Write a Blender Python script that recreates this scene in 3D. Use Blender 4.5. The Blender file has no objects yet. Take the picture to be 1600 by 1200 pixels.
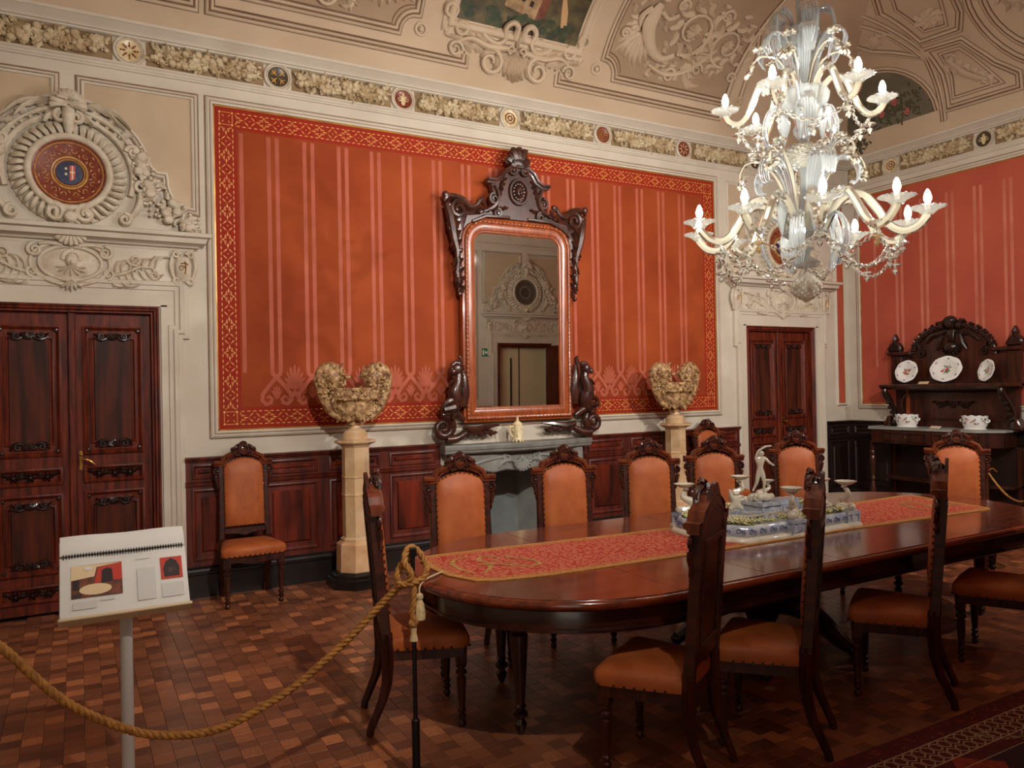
import bpy, math, random
from mathutils import Matrix, Vector
R = random.Random(7)
PI = math.pi
sin, cos, rad = math.sin, math.cos, math.radians
scn = bpy.context.scene
COL = scn.collection

# ------------------------------------------------------------------ camera
CAM_F, YAW, PITCH, ROLL = 1203.91, rad(29.45115), rad(.25689), rad(-1.09068)
def cam_axes():
    F = Vector((sin(YAW), cos(YAW), 0)); Rt = Vector((cos(YAW), -sin(YAW), 0)); U = Vector((0, 0, 1))
    F2 = F*cos(PITCH) + U*sin(PITCH); U2 = U*cos(PITCH) - F*sin(PITCH)
    return Rt*cos(ROLL) + U2*sin(ROLL), U2*cos(ROLL) - Rt*sin(ROLL), F2
cr, cu, cf = cam_axes()
cd = bpy.data.cameras.new('camera'); cam = bpy.data.objects.new('camera', cd); COL.objects.link(cam)
cd.sensor_width = 36; cd.lens = CAM_F*36/1600; cd.clip_start = .05; cd.clip_end = 60
cam.matrix_world = Matrix(((cr.x, cu.x, -cf.x, 0), (cr.y, cu.y, -cf.y, 0), (cr.z, cu.z, -cf.z, 1.6), (0, 0, 0, 1)))
scn.camera = cam

# ------------------------------------------------------------------ world, exposure
w = bpy.data.worlds.new('world'); scn.world = w; w.use_nodes = True
bg = w.node_tree.nodes['Background']; bg.inputs[0].default_value = (1, .86, .7, 1); bg.inputs[1].default_value = .7
vs = scn.view_settings
vs.view_transform = 'Standard'; vs.look = 'None'; vs.gamma = 1; vs.use_curve_mapping = False; vs.exposure = 0.85
BULB = 330.0         # radiance of the chandelier bulbs
SPOT = 330.0         # watts of each museum spotlight on the wall behind the viewer
WARM = (1.0, .78, .55)

# room (metres): back wall y=WB, right wall x=WR, viewer's wall y=WF, left wall x=WL
WB, WR, WF, WL = 6.5255, 8.6975, .22, -1.28
M_BACK = Matrix(((1, 0, 0, 0), (0, 0, -1, WB), (0, 1, 0, 0), (0, 0, 0, 1)))       # local x=along, y=up, z=out of the wall
M_RIGHT = Matrix(((0, 0, -1, WR), (-1, 0, 0, 0), (0, 1, 0, 0), (0, 0, 0, 1)))
M_FRONT = Matrix(((-1, 0, 0, 0), (0, 0, 1, WF), (0, 1, 0, 0), (0, 0, 0, 1)))
M_LEFT = Matrix(((0, 0, 1, WL), (1, 0, 0, 0), (0, 1, 0, 0), (0, 0, 0, 1)))
I4 = Matrix.Identity(4)
def T(x, y, z=0): return Matrix.Translation((x, y, z))
def RZ(a): return Matrix.Rotation(a, 4, 'Z')
def RX(a): return Matrix.Rotation(a, 4, 'X')
def RY(a): return Matrix.Rotation(a, 4, 'Y')
def S(x, y=None, z=None):
    y = x if y is None else y; z = x if z is None else z
    return Matrix.Diagonal((x, y, z, 1))

# ------------------------------------------------------------------ materials
def lin(c):
    return tuple(((v/255)/12.92 if v/255 <= .04045 else ((v/255+.055)/1.055)**2.4) for v in c) + (1,)
MATS = {}
def mat(name, c1, c2=None, scale=6, stretch=(1, 1, 1), rough=.5, bump=0, bscale=60, metal=0, coat=0, island=False, detail=4, spec=.5, contrast=(.35, .65), c3=None, alpha=None, emit=None, wave=False):
    m = bpy.data.materials.new(name); m.use_nodes = True; nt = m.node_tree; N = nt.nodes; L = nt.links
    p = N['Principled BSDF']; p.inputs['Roughness'].default_value = rough; p.inputs['Metallic'].default_value = metal
    p.inputs['Coat Weight'].default_value = coat; p.inputs['Coat Roughness'].default_value = .12; p.inputs['Specular IOR Level'].default_value = spec
    p.inputs['Base Color'].default_value = lin(c1)
    tc = N.new('ShaderNodeTexCoord'); mp = N.new('ShaderNodeMapping'); mp.inputs['Scale'].default_value = stretch
    L.new(tc.outputs['Object'], mp.inputs['Vector'])
    if c2:
        nz = N.new('ShaderNodeTexNoise'); nz.inputs['Scale'].default_value = scale; nz.inputs['Detail'].default_value = detail
        L.new(mp.outputs[0], nz.inputs['Vector'])
        fac = nz.outputs['Fac']
        if island:
            oi = N.new('ShaderNodeObjectInfo'); ge = N.new('ShaderNodeNewGeometry')
            ad = N.new('ShaderNodeMath'); ad.operation = 'ADD'; L.new(oi.outputs['Random'], ad.inputs[0]); L.new(ge.outputs['Random Per Island'], ad.inputs[1])
            fr = N.new('ShaderNodeMath'); fr.operation = 'FRACT'; L.new(ad.outputs[0], fr.inputs[0])
            mx = N.new('ShaderNodeMath'); mx.operation = 'MULTIPLY_ADD'; mx.inputs[1].default_value = .35; L.new(nz.outputs['Fac'], mx.inputs[0])
            m8 = N.new('ShaderNodeMath'); m8.operation = 'MULTIPLY'; m8.inputs[1].default_value = .75; L.new(fr.outputs[0], m8.inputs[0]); L.new(m8.outputs[0], mx.inputs[2])
            fac = mx.outputs[0]
        cr_ = N.new('ShaderNodeValToRGB'); cr_.color_ramp.elements[0].position = contrast[0]; cr_.color_ramp.elements[1].position = contrast[1]
        cr_.color_ramp.elements[0].color = lin(c1); cr_.color_ramp.elements[1].color = lin(c2)
        if c3:
            e = cr_.color_ramp.elements.new(min(.99, contrast[1]+.18)); e.color = lin(c3)
        L.new(fac, cr_.inputs['Fac']); L.new(cr_.outputs['Color'], p.inputs['Base Color'])
    if bump:
        nb = N.new('ShaderNodeTexNoise'); nb.inputs['Scale'].default_value = bscale; nb.inputs['Detail'].default_value = 5
        L.new(mp.outputs[0], nb.inputs['Vector'])
        b = N.new('ShaderNodeBump'); b.inputs['Strength'].default_value = bump; b.inputs['Distance'].default_value = .01
        L.new(nb.outputs['Fac'], b.inputs['Height']); L.new(b.outputs['Normal'], p.inputs['Normal'])
    if emit:
        p.inputs['Emission Color'].default_value = emit[0] + (1,); p.inputs['Emission Strength'].default_value = emit[1]
    MATS[name] = m
    return m
mat('stucco', (203, 193, 177), (195, 184, 167), 3, rough=.75, bump=.08)
mat('stucco_relief', (206, 195, 176), (186, 171, 148), 14, rough=.7, bump=.1)
mat('stucco_panel', (190, 168, 140), (182, 160, 132), 2, rough=.8, bump=.06)
mat('frieze_ground', (120, 96, 66), (146, 120, 86), 8, rough=.8)
mat('ceiling_ground', (164, 139, 113), (155, 131, 105), 2, rough=.85)
mat('frieze_fruit', (206, 190, 158), (168, 144, 106), 12, rough=.6, bump=.15)
mat('ceiling_plaster', (196, 174, 148), (184, 161, 134), 1.2, rough=.85, bump=.05)
mat('ceiling_relief', (200, 179, 153), (190, 168, 141), 3, rough=.8, bump=.06)
mat('ceiling_line', (98, 70, 51), (114, 86, 64), 5, rough=.8)
mat('red_field', (138, 54, 21), (156, 69, 28), 1.6, rough=.8, bump=.05, c3=(166, 82, 38), detail=6, spec=.25)
mat('red_field_side', (166, 70, 50), (182, 84, 60), 1.3, rough=.75, bump=.05)
mat('groove_line', (120, 92, 70), (140, 112, 88), 8, rough=.9)
mat('porcelain_paint', (70, 86, 130), rough=.25)
mat('red_band', (150, 36, 18), (144, 44, 24), 3, rough=.8, spec=.25)
mat('pink_stencil', (180, 92, 68), (168, 80, 56), 4, rough=.75)
mat('pink_pale', (176, 86, 60), (166, 76, 50), 20, rough=.75)
mat('gold_stencil', (238, 172, 82), (226, 150, 70), 20, rough=.45)
mat('gold_line', (190, 140, 60), (150, 100, 40), 6, rough=.35, metal=.4)
WOODS = (1, .18, 1)
mat('door_wood', (62, 20, 10), (108, 40, 19), 5, (6, .7, 6), rough=.5, spec=.25, bump=.05, bscale=20)
mat('door_panel_wood', (44, 20, 13), (92, 38, 20), 2.5, (5, .5, 5), rough=.5, spec=.2)
mat('carved_black', (26, 14, 11), (44, 22, 16), 18, rough=.3, coat=.3)
mat('wainscot_wood', (62, 21, 13), (104, 38, 23), 4, (5, .6, 5), rough=.4, coat=.15, bump=.04, bscale=20)
mat('wainscot_panel_wood', (50, 16, 9), (126, 43, 20), 2.2, (4, .5, 4), rough=.38, coat=.15, spec=.35)
mat('wainscot_dark', (26, 16, 13), (40, 22, 17), 4, (4, .5, 4), rough=.4)
mat('base_black', (24, 18, 17), (36, 26, 23), 5, rough=.35)
mat('chair_wood', (38, 14, 8), (72, 29, 15), 6, (5, 5, .6), rough=.42, coat=.12, spec=.35)
mat('chair_wood_light', (84, 36, 17), (120, 57, 28), 6, (5, 1, 5), rough=.52, spec=.3)
mat('pink_side', (198, 116, 92), (186, 100, 78), 4, rough=.75)
mat('chair_carving', (40, 16, 11), (70, 30, 19), 16, rough=.26, coat=.45)
mat('leather', (160, 80, 36), (178, 96, 48), 9, rough=.5, bump=.12, bscale=130, spec=.35)
mat('brass_nail', (92, 56, 30), rough=.35, metal=.6)
mat('mirror_wood', (128, 56, 22), (162, 80, 34), 7, (5, .8, 5), rough=.3, coat=.3)
mat('mirror_carving', (46, 24, 18), (78, 40, 28), 14, rough=.3, coat=.35)
mat('table_wood', (80, 30, 13), (124, 52, 25), 5, (.5, 5, 5), rough=.17, coat=.5, detail=6)
mat('table_dark', (32, 13, 9), (58, 25, 15), 5, (1, 5, 5), rough=.22, coat=.5)
mat('sideboard_wood', (40, 17, 11), (70, 32, 19), 4, (5, .7, 5), rough=.3, coat=.35)
mat('marble_cream', (226, 196, 156), (206, 168, 124), 7, rough=.3, coat=.2, c3=(232, 210, 176), detail=8)
mat('marble_tan', (206, 156, 112), (224, 184, 142), 9, rough=.35, detail=8)
mat('vine_marble', (210, 174, 124), (116, 72, 38), 26, rough=.45, bump=.25, detail=6, c3=(236, 214, 174))
mat('marble_black', (16, 15, 15), (26, 24, 24), 9, rough=.22)
mat('stone_grey', (112, 110, 104), (138, 136, 130), 6, rough=.5, bump=.06, detail=8, c3=(160, 158, 150))
mat('stone_light', (150, 150, 144), (132, 133, 128), 5, rough=.65, bump=.05)
mat('firebox', (122, 126, 122), (104, 108, 106), 4, rough=.8)
mat('ivory', (236, 222, 186), (222, 200, 150), 20, rough=.4)
mat('porcelain', (236, 236, 232), (228, 226, 220), 8, rough=.14, coat=.5)
mat('porcelain_cream', (216, 209, 190), (194, 186, 168), 14, rough=.25, coat=.3)
mat('porcelain_blue', (196, 200, 204), (140, 152, 176), 16, rough=.2, coat=.3, c3=(96, 112, 150), detail=6)
mat('blossom', (226, 220, 182), (206, 198, 136), 25, rough=.6)
mat('foliage', (150, 158, 90), (196, 196, 130), 25, rough=.6)
mat('paint_red', (188, 66, 52), rough=.3); mat('paint_green', (74, 96, 72), rough=.3); mat('paint_blue', (84, 92, 128), rough=.3); mat('paint_tan', (196, 140, 92), rough=.3)
mat('white_paper', (214, 212, 206), (206, 204, 198), 3, rough=.8)
mat('pole_white', (176, 168, 160), rough=.5)
mat('beige_board', (206, 186, 150), rough=.5)
mat('print_grey', (196, 194, 190), rough=.7)
mat('print_dark', (46, 26, 20), (120, 60, 30), 30, rough=.6); mat('print_red', (182, 46, 26), rough=.6); mat('print_cream', (214, 190, 150), rough=.6); mat('print_black', (30, 12, 10), rough=.6)
mat('black_metal', (26, 22, 21), rough=.4, metal=.3)
mat('brass', (176, 128, 62), (140, 96, 44), 30, rough=.3, metal=.8)
mat('rope_gold', (178, 124, 50), (138, 88, 32), 40, rough=.65, bump=.3, bscale=200)
mat('tassel_cream', (214, 190, 140), (190, 160, 110), 60, rough=.8)
mat('parquet_wood', (92, 52, 35), (146, 88, 58), 22, (1, 4, 1), rough=.36, coat=.08, island=True, contrast=(.12, .8), c3=(206, 130, 80))
mat('subfloor', (54, 30, 20), rough=.8)
mat('mirror_glass', (226, 226, 222), rough=.012, metal=1.0)
mat('exit_green', (20, 120, 82), rough=.5); mat('exit_white', (240, 245, 240), rough=.5)
mat('cream_door', (214, 196, 158), (206, 188, 150), 2, rough=.6)
mat('rug_red', (96, 18, 24), (70, 12, 22), 30, rough=.95, bump=.3, bscale=200)
mat('rug_cream', (186, 160, 128), (160, 130, 100), 60, rough=.95); mat('rug_navy', (40, 22, 40), (60, 26, 36), 40, rough=.95)
mat('rug_orange', (150, 54, 26), (120, 38, 26), 40, rough=.95)
mat('enamel_red', (136, 62, 43), (104, 42, 32), 40, rough=.3, coat=.3); mat('enamel_navy', (28, 36, 62), (44, 58, 88), 30, rough=.25, coat=.4)
mat('enamel_cream', (222, 206, 168), (200, 172, 120), 30, rough=.3); mat('enamel_dark', (52, 46, 38), (84, 72, 52), 40, rough=.3); mat('enamel_gold', (204, 164, 92), (170, 124, 60), 30, rough=.35)

def runner_mat():
    m = bpy.data.materials.new('runner_damask'); m.use_nodes = True; nt = m.node_tree; N = nt.nodes; L = nt.links; p = N['Principled BSDF']
    p.inputs['Roughness'].default_value = .85
    tc = N.new('ShaderNodeTexCoord'); mp = N.new('ShaderNodeMapping'); mp.inputs['Scale'].default_value = (24, 24, 24); L.new(tc.outputs['Object'], mp.inputs['Vector'])
    nz = N.new('ShaderNodeTexNoise'); nz.inputs['Scale'].default_value = 1.2; L.new(mp.outputs[0], nz.inputs['Vector'])
    mixv = N.new('ShaderNodeMix'); mixv.data_type = 'VECTOR'; mixv.inputs['Factor'].default_value = .3; L.new(mp.outputs[0], mixv.inputs['A']); L.new(nz.outputs['Color'], mixv.inputs['B'])
    vo = N.new('ShaderNodeTexVoronoi'); vo.feature = 'DISTANCE_TO_EDGE'; vo.inputs['Scale'].default_value = 1.6; L.new(mixv.outputs['Result'], vo.inputs['Vector'])
    c = N.new('ShaderNodeValToRGB'); c.color_ramp.elements[0].position = .07; c.color_ramp.elements[0].color = lin((168, 40, 28)); c.color_ramp.elements[1].position = .14; c.color_ramp.elements[1].color = lin((188, 104, 74))
    L.new(vo.outputs['Distance'], c.inputs['Fac']); L.new(c.outputs['Color'], p.inputs['Base Color']); MATS['runner_damask'] = m
runner_mat()
mat('runner_gold', (186, 134, 70), (166, 112, 52), 60, rough=.85)
mat('runner_braid', (184, 146, 74), (152, 114, 52), 50, rough=.7)

def landscape_mat():
    m = mat('landscape_paint', (60, 50, 32), (98, 86, 52), 9, rough=.6, c3=(136, 112, 70), detail=8)
    return m
landscape_mat()
mat('paint_sky', (176, 166, 128), (156, 148, 116), 3, rough=.6); mat('paint_wall', (176, 146, 106), (134, 104, 70), 14, rough=.6)
mat('paint_roof', (126, 70, 46), (96, 50, 32), 14, rough=.6); mat('paint_path', (190, 150, 104), rough=.6); mat('paint_tree', (36, 46, 26), (62, 70, 38), 14, rough=.6)
mat('paint_rose', (196, 108, 104), (150, 66, 66), 30, rough=.6); mat('paint_mist', (116, 108, 88), (96, 90, 72), 4, rough=.6); mat('paint_leaf', (62, 62, 44), (80, 78, 56), 20, rough=.6)

def glass_mat(name, col, tr, rough=.08):
    m = bpy.data.materials.new(name); m.use_nodes = True; nt = m.node_tree; N = nt.nodes; L = nt.links
    N.remove(N['Principled BSDF']); out = N['Material Output']
    d = N.new('ShaderNodeBsdfDiffuse'); d.inputs[0].default_value = col
    t = N.new('ShaderNodeBsdfTranslucent'); t.inputs[0].default_value = col
    g = N.new('ShaderNodeBsdfGlossy'); g.inputs['Roughness'].default_value = rough
    tp = N.new('ShaderNodeBsdfTransparent'); tp.inputs[0].default_value = (1, .99, .97, 1)
    a = N.new('ShaderNodeMixShader'); a.inputs[0].default_value = .55; L.new(d.outputs[0], a.inputs[1]); L.new(t.outputs[0], a.inputs[2])
    fr = N.new('ShaderNodeFresnel'); fr.inputs[0].default_value = 1.5
    b = N.new('ShaderNodeMixShader'); L.new(fr.outputs[0], b.inputs[0]); L.new(a.outputs[0], b.inputs[1]); L.new(g.outputs[0], b.inputs[2])
    c = N.new('ShaderNodeMixShader'); c.inputs[0].default_value = tr; L.new(b.outputs[0], c.inputs[1]); L.new(tp.outputs[0], c.inputs[2])
    L.new(c.outputs[0], out.inputs[0]); MATS[name] = m
glass_mat('murano_milk', (.47, .44, .35, 1), .18)
glass_mat('murano_cup', (.13, .125, .11, 1), .25, .15)
glass_mat('murano_bright', (.66, .64, .56, 1), .12)
glass_mat('murano_finial', (.95, .92, .8, 1), .06)
glass_mat('murano_clear', (.38, .41, .42, 1), .42, .05)
glass_mat('murano_amber', (.5, .33, .12, 1), .3)
mat('bulb_glow', (255, 255, 255), emit=((1.0, .95, .87), BULB))

# ------------------------------------------------------------------ mesh builder
class MB:
    def __init__(s): s.v = []; s.f = []
    def add(s, vs, fs, M=None):
        o = len(s.v)
        s.v.extend([tuple(M @ Vector(v)) for v in vs] if M is not None else [tuple(v) for v in vs])
        s.f.extend([tuple(i+o for i in f) for f in fs]); return s
    def box(s, x0, x1, y0, y1, z0, z1, M=None):
        vs = [(x, y, z) for x in (x0, x1) for y in (y0, y1) for z in (z0, z1)]
        return s.add(vs, [(0, 1, 3, 2), (4, 6, 7, 5), (0, 4, 5, 1), (2, 3, 7, 6), (0, 2, 6, 4), (1, 5, 7, 3)], M)
    def bbox(s, x0, x1, y0, y1, z0, z1, b=.004, M=None):
        # box whose +z face has a bevel
        return s.prism([(x0, y0), (x1, y0), (x1, y1), (x0, y1)], z0, z1, b, M)
    def grid(s, P, M=None, closed=False):
        n = len(P); m = len(P[0]); vs = [p for r in P for p in r]; fs = []
        for i in range(n-1):
            for j in range(m if closed else m-1):
                k = (j+1) % m; fs.append((i*m+j, i*m+k, (i+1)*m+k, (i+1)*m+j))
        return s.add(vs, fs, M)
    def lathe(s, prof, n=16, M=None, cap=True, ph=0, squash=1):
        P = [[(r*cos(ph+2*PI*j/n), squash*r*sin(ph+2*PI*j/n), z) for j in range(n)] for r, z in prof]
        o = len(s.v); s.grid(P, M, True)
        if cap:
            k = len(prof); s.f.append(tuple(o+j for j in reversed(range(n)))); s.f.append(tuple(o+(k-1)*n+j for j in range(n)))
        return s
    def tube(s, pts, r, n=6, M=None, flat=1.0, closed=False):
        pts = [Vector(p) for p in pts]; k = len(pts)
        if not hasattr(r, '__len__'): r = [r]*k
        if 3 <= k <= 14 and not closed and any((pts[i]-pts[i-1]).angle(pts[i+1]-pts[i], 0) > .42 for i in range(1, k-1)):
            q_, r_ = [], []      # round off coarse bends
            for i in range(k-1):
                p0, p1, p2, p3 = pts[max(0, i-1)], pts[i], pts[i+1], pts[min(k-1, i+2)]
                for j in range(3):
                    t = j/3; q_.append(.5*(2*p1+(p2-p0)*t+(2*p0-5*p1+4*p2-p3)*t*t+(3*p1-p0-3*p2+p3)*t**3)); r_.append(r[i]+(r[i+1]-r[i])*t)
            q_.append(pts[-1]); r_.append(r[-1]); pts, r, k = q_, r_, len(q_)
        P = []; up = None
        for i in range(k):
            a = pts[(i-1) % k] if closed else pts[max(0, i-1)]; b = pts[(i+1) % k] if closed else pts[min(k-1, i+1)]
            t = (b-a); t = t.normalized() if t.length > 1e-9 else Vector((0, 0, 1))
            if up is None:
                up = Vector((0, 0, 1)) if abs(t.z) < .9 else Vector((1, 0, 0))
            up = (up - t*up.dot(t)); up = up.normalized() if up.length > 1e-6 else t.orthogonal().normalized()
            q = t.cross(up)
            P.append([tuple(pts[i] + (q*cos(2*PI*j/n) + up*sin(2*PI*j/n)*flat)*r[i]) for j in range(n)])
        if closed: P.append(P[0])
        o = len(s.v); s.grid(P, M, True)
        if not closed:
            s.f.append(tuple(o+j for j in reversed(range(n)))); s.f.append(tuple(o+(k-1)*n+j for j in range(n)))
        return s
    def ball(s, c, r, sc=(1, 1, 1), n=8, m=5, M=None):
        P = [[(c[0]+sc[0]*r*sin(PI*i/m)*cos(2*PI*j/n), c[1]+sc[1]*r*sin(PI*i/m)*sin(2*PI*j/n), c[2]+sc[2]*r*cos(PI*i/m)) for j in range(n)] for i in range(1, m)]
        o = len(s.v); s.add([(c[0], c[1], c[2]+sc[2]*r), (c[0], c[1], c[2]-sc[2]*r)], [], M); s.grid(P, M, True)
        for j in range(n):
            k = (j+1) % n; s.f.append((o, o+2+k, o+2+j)[::-1]); s.f.append((o+1, o+2+(m-2)*n+j, o+2+(m-2)*n+k)[::-1])
        return s
    def prism(s, poly, z0, z1, b=0, M=None):
        n = len(poly)
        if sum(poly[i][0]*poly[(i+1) % n][1]-poly[(i+1) % n][0]*poly[i][1] for i in range(n)) < 0: poly = poly[::-1]
        rings = [[(x, y, z0) for x, y in poly], [(x, y, z1-b if b else z1) for x, y in poly]]
        if b:
            ins = []
            for i in range(n):
                a, p, c = poly[i-1], poly[i], poly[(i+1) % n]
                e1 = Vector((p[0]-a[0], p[1]-a[1])); e2 = Vector((c[0]-p[0], c[1]-p[1]))
                if e1.length < 1e-9 or e2.length < 1e-9: ins.append((p[0], p[1], z1)); continue
                e1.normalize(); e2.normalize(); nn = Vector((-e1.y-e2.y, e1.x+e2.x))
                l = nn.length; nn = nn/l if l > 1e-6 else Vector((-e1.y, e1.x)); k = min(2.0, 1/max(.3, nn.dot(Vector((-e1.y, e1.x)))))
                ins.append((p[0]+nn.x*b*k, p[1]+nn.y*b*k, z1))
            rings.append(ins)
        o = len(s.v); s.grid(rings, M, True); k = len(rings)
        s.f.append(tuple(o+j for j in reversed(range(n)))); s.f.append(tuple(o+(k-1)*n+j for j in range(n)))
        return s
    def sweep(s, path, prof, closed=False, M=None):
        # path (x,y) in the plane, prof (offset to the left, height out)
        n = len(path); P = []
        for i in range(n):
            p = Vector(path[i]); a = Vector(path[i-1]) if (closed or i) else None; c = Vector(path[(i+1) % n]) if (closed or i < n-1) else None
            e1 = (p-a).normalized() if a is not None else (c-p).normalized(); e2 = (c-p).normalized() if c is not None else e1
            n1 = Vector((-e1.y, e1.x)); n2 = Vector((-e2.y, e2.x)); nn = n1+n2
            nn = nn.normalized() if nn.length > 1e-6 else n1
            k = min(2.5, 1/max(.2, nn.dot(n1)))
            P.append([(p.x+nn.x*o*k, p.y+nn.y*o*k, h) for o, h in prof])
        if closed: P.append(P[0])
        o_ = len(s.v); s.grid(P, M)
        if not closed:
            k = len(prof); s.f.append(tuple(o_+j for j in range(k))); s.f.append(tuple(o_+(len(P)-1)*k+j for j in reversed(range(k))))
        return s
    def rect(s, x0, x1, y0, y1, prof, M=None): return s.sweep([(x0, y0), (x1, y0), (x1, y1), (x0, y1)], prof, True, M)
    def spiral(s, c, r0, r1, turns, a0, w, h=0.0, n=6, M=None, flat=1.0, dirn=1, k=None, w1=None):
        k = k or max(8, int(14*turns)); pts = []; rr = []
        for i in range(k+1):
            t = i/k; a = a0+dirn*2*PI*turns*t; r = r0+(r1-r0)*t
            pts.append((c[0]+r*cos(a), c[1]+r*sin(a), h)); rr.append(w+((w1 if w1 is not None else w*.5)-w)*t)
        return s.tube(pts, rr, n, M, flat)
    def leaf(s, p0, p1, wd, h=.01, bend=0.0, lobes=3, M=None, z=0.0, tipz=0.0):
        # lobed acanthus leaf lying in the plane from p0 to p1, ridge raised by h
        p0 = Vector((p0[0], p0[1])); p1 = Vector((p1[0], p1[1])); d = p1-p0; L = d.length
        if L < 1e-6: return s
        d = d/L; q = Vector((-d.y, d.x)); k = max(2, lobes*2); rows = []
        for i in range(k+1):
            t = i/k; c = p0+d*(L*t)+q*(bend*L*sin(PI*t)); wv = wd*(sin(PI*min(1, t*.86+.12))**.8)*(1.0 if i % 2 else .62)
            if i == k: wv = wd*.03
            zz = z+tipz*t*t
            rows.append([(c.x+q.x*wv-d.x*wv*.2*(-1 if i % 2 else 1), c.y+q.y*wv-d.y*wv*.2*(-1 if i % 2 else 1), zz), (c.x+q.x*wv*.5, c.y+q.y*wv*.5, zz+h*.65), (c.x, c.y, zz+h), (c.x-q.x*wv*.5, c.y-q.y*wv*.5, zz+h*.65), (c.x-q.x*wv-d.x*wv*.2*(-1 if i % 2 else 1), c.y-q.y*wv-d.y*wv*.2*(-1 if i % 2 else 1), zz)])
        return s.grid(rows, M)
    def shell(s, c, r, a0, a1, n=7, h=.02, M=None, z=0.0, r0=.12):
        for i in range(n):
            a = a0+(a1-a0)*(i+.5)/n; wv = r*abs(a1-a0)/n*.56
            pts = [(c[0]+r*t*cos(a), c[1]+r*t*sin(a), z+h*(.35+.65*sin(PI*min(1, t*.75+.1)))) for t in (r0, .4, .7, .92, 1.0)]
            s.tube(pts, [wv*.35, wv*.55, wv*.85, wv, wv*.55], 5, M)
        return s
    def ribbon(s, pts, wd, z=0.0, M=None):
        n = len(pts)
        hw = [wd/2]*n if not hasattr(wd, '__len__') else [x/2 for x in wd]
        rows = []
        for i in range(n):
            a = Vector(pts[max(0, i-1)]); b = Vector(pts[min(n-1, i+1)]); d = (b-a).normalized(); q = Vector((-d.y, d.x)); p = Vector(pts[i])
            rows.append([(p.x-q.x*hw[i], p.y-q.y*hw[i], z), (p.x+q.x*hw[i], p.y+q.y*hw[i], z)])
        return s.grid(rows, M)
    def dart(s, x, y, L, wd, a, z=0.0, M=None):
        c, q = cos(a), sin(a)
        return s.add([(x-c*L/2, y-q*L/2, z), (x+q*wd/2+c*L*.12, y-c*wd/2+q*L*.12, z), (x+c*L/2, y+q*L/2, z), (x-q*wd/2+c*L*.12, y+c*wd/2+q*L*.12, z)], [(0, 1, 2, 3)], M)
    def quad(s, x0, x1, y0, y1, z=0.0, M=None): return s.add([(x0, y0, z), (x1, y0, z), (x1, y1, z), (x0, y1, z)], [(0, 1, 2, 3)], M)
    def disc(s, c, r, z=0.0, n=16, M=None, sy=1): return s.add([(c[0]+r*cos(2*PI*i/n), c[1]+sy*r*sin(2*PI*i/n), z) for i in range(n)], [tuple(range(n))], M)
    def ring(s, c, r, w_, n=24, m=6, M=None, z=0.0, sy=1, flat=1): return s.tube([(c[0]+r*cos(2*PI*i/n), c[1]+sy*r*sin(2*PI*i/n), z) for i in range(n)], w_, m, M, flat, True)
    def mesh(s, name, mt, tf=None, smooth=38):
        me = bpy.data.meshes.new(name); vs_ = [tf(*v) for v in s.v] if tf else s.v
        me.from_pydata(vs_, [], s.f); me.materials.append(MATS[mt])
        if smooth:
            me.polygons.foreach_set('use_smooth', [True]*len(me.polygons))
            me.set_sharp_from_angle(angle=rad(smooth))
        me.update(); return me
    def build(s, name, mt, parent=None, tf=None, smooth=38, M=None, label=None):
        o = bpy.data.objects.new(name, s.mesh(name, mt, tf, smooth)); COL.objects.link(o)
        if parent is not None: o.parent = parent
        if M is not None: o.matrix_basis = M
        if label: o['label'] = label
        return o
def tag(o, label, cat, group=None, kind=None):
    o['label'] = label; o['category'] = cat
    if group: o['group'] = group
    if kind: o['kind'] = kind
    return o
def struct(o, label, cat): return tag(o, label, cat, None, 'structure')
def thing(name, label, cat, M=I4, group=None, kind=None):
    o = bpy.data.objects.new(name, None); COL.objects.link(o); o.empty_display_size = .1; o.matrix_world = M
    return tag(o, label, cat, group, kind)
def inst(name, data, parent=None, M=None):
    o = bpy.data.objects.new(name, data); COL.objects.link(o)
    if parent is not None: o.parent = parent
    if M is not None: o.matrix_basis = M
    return o
def copy_tree(o, parent=None, M=None, label=None):
    c = o.copy(); COL.objects.link(c); c.parent = parent
    for ch in list(o.children): copy_tree(ch, c)
    if M is not None: c.matrix_basis = M
    if label: c['label'] = label
    return c
def arcp(cx, cy, r, a0, a1, n=10, sy=1): return [(cx+r*cos(rad(a0+(a1-a0)*i/n)), cy+sy*r*sin(rad(a0+(a1-a0)*i/n))) for i in range(n+1)]
def mirror_u(pts, c=0.0): return [(2*c-p[0],) + tuple(p[1:]) for p in pts]
def fruits(mb, path, half, n, size, rng, flat=.8, leafr=.5, M=None, z=0.0):
    # a heap of fruit, grapes and leaves scattered along a path
    k = len(path)-1
    for i in range(n):
        t = rng.random()*k; j = min(k-1, int(t)); f = t-j
        x = path[j][0]+(path[j+1][0]-path[j][0])*f; y = path[j][1]+(path[j+1][1]-path[j][1])*f
        h_ = half(t/k) if callable(half) else half
        x += rng.uniform(-1, 1)*h_*.35; y += rng.uniform(-1, 1)*h_
        c = rng.random(); r = size*rng.uniform(.6, 1.15)
        if c < leafr:
            a = rng.uniform(0, 2*PI); L = r*rng.uniform(1.8, 2.9)
            mb.leaf((x, y), (x+L*cos(a), y+L*sin(a)), r*.75, r*.5, rng.uniform(-.25, .25), 2, M, z+r*.35*rng.random(), r*.5)
        elif c < leafr+.3:
            mb.ball((x, y, z+r*.35), r, (1, 1, flat), 8, 5, M)
        else:
            for q in range(7): mb.ball((x+rng.uniform(-1, 1)*r, y+rng.uniform(-1, 1)*r, z+r*.4), r*.36, (1, 1, 1), 6, 4, M)
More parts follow.
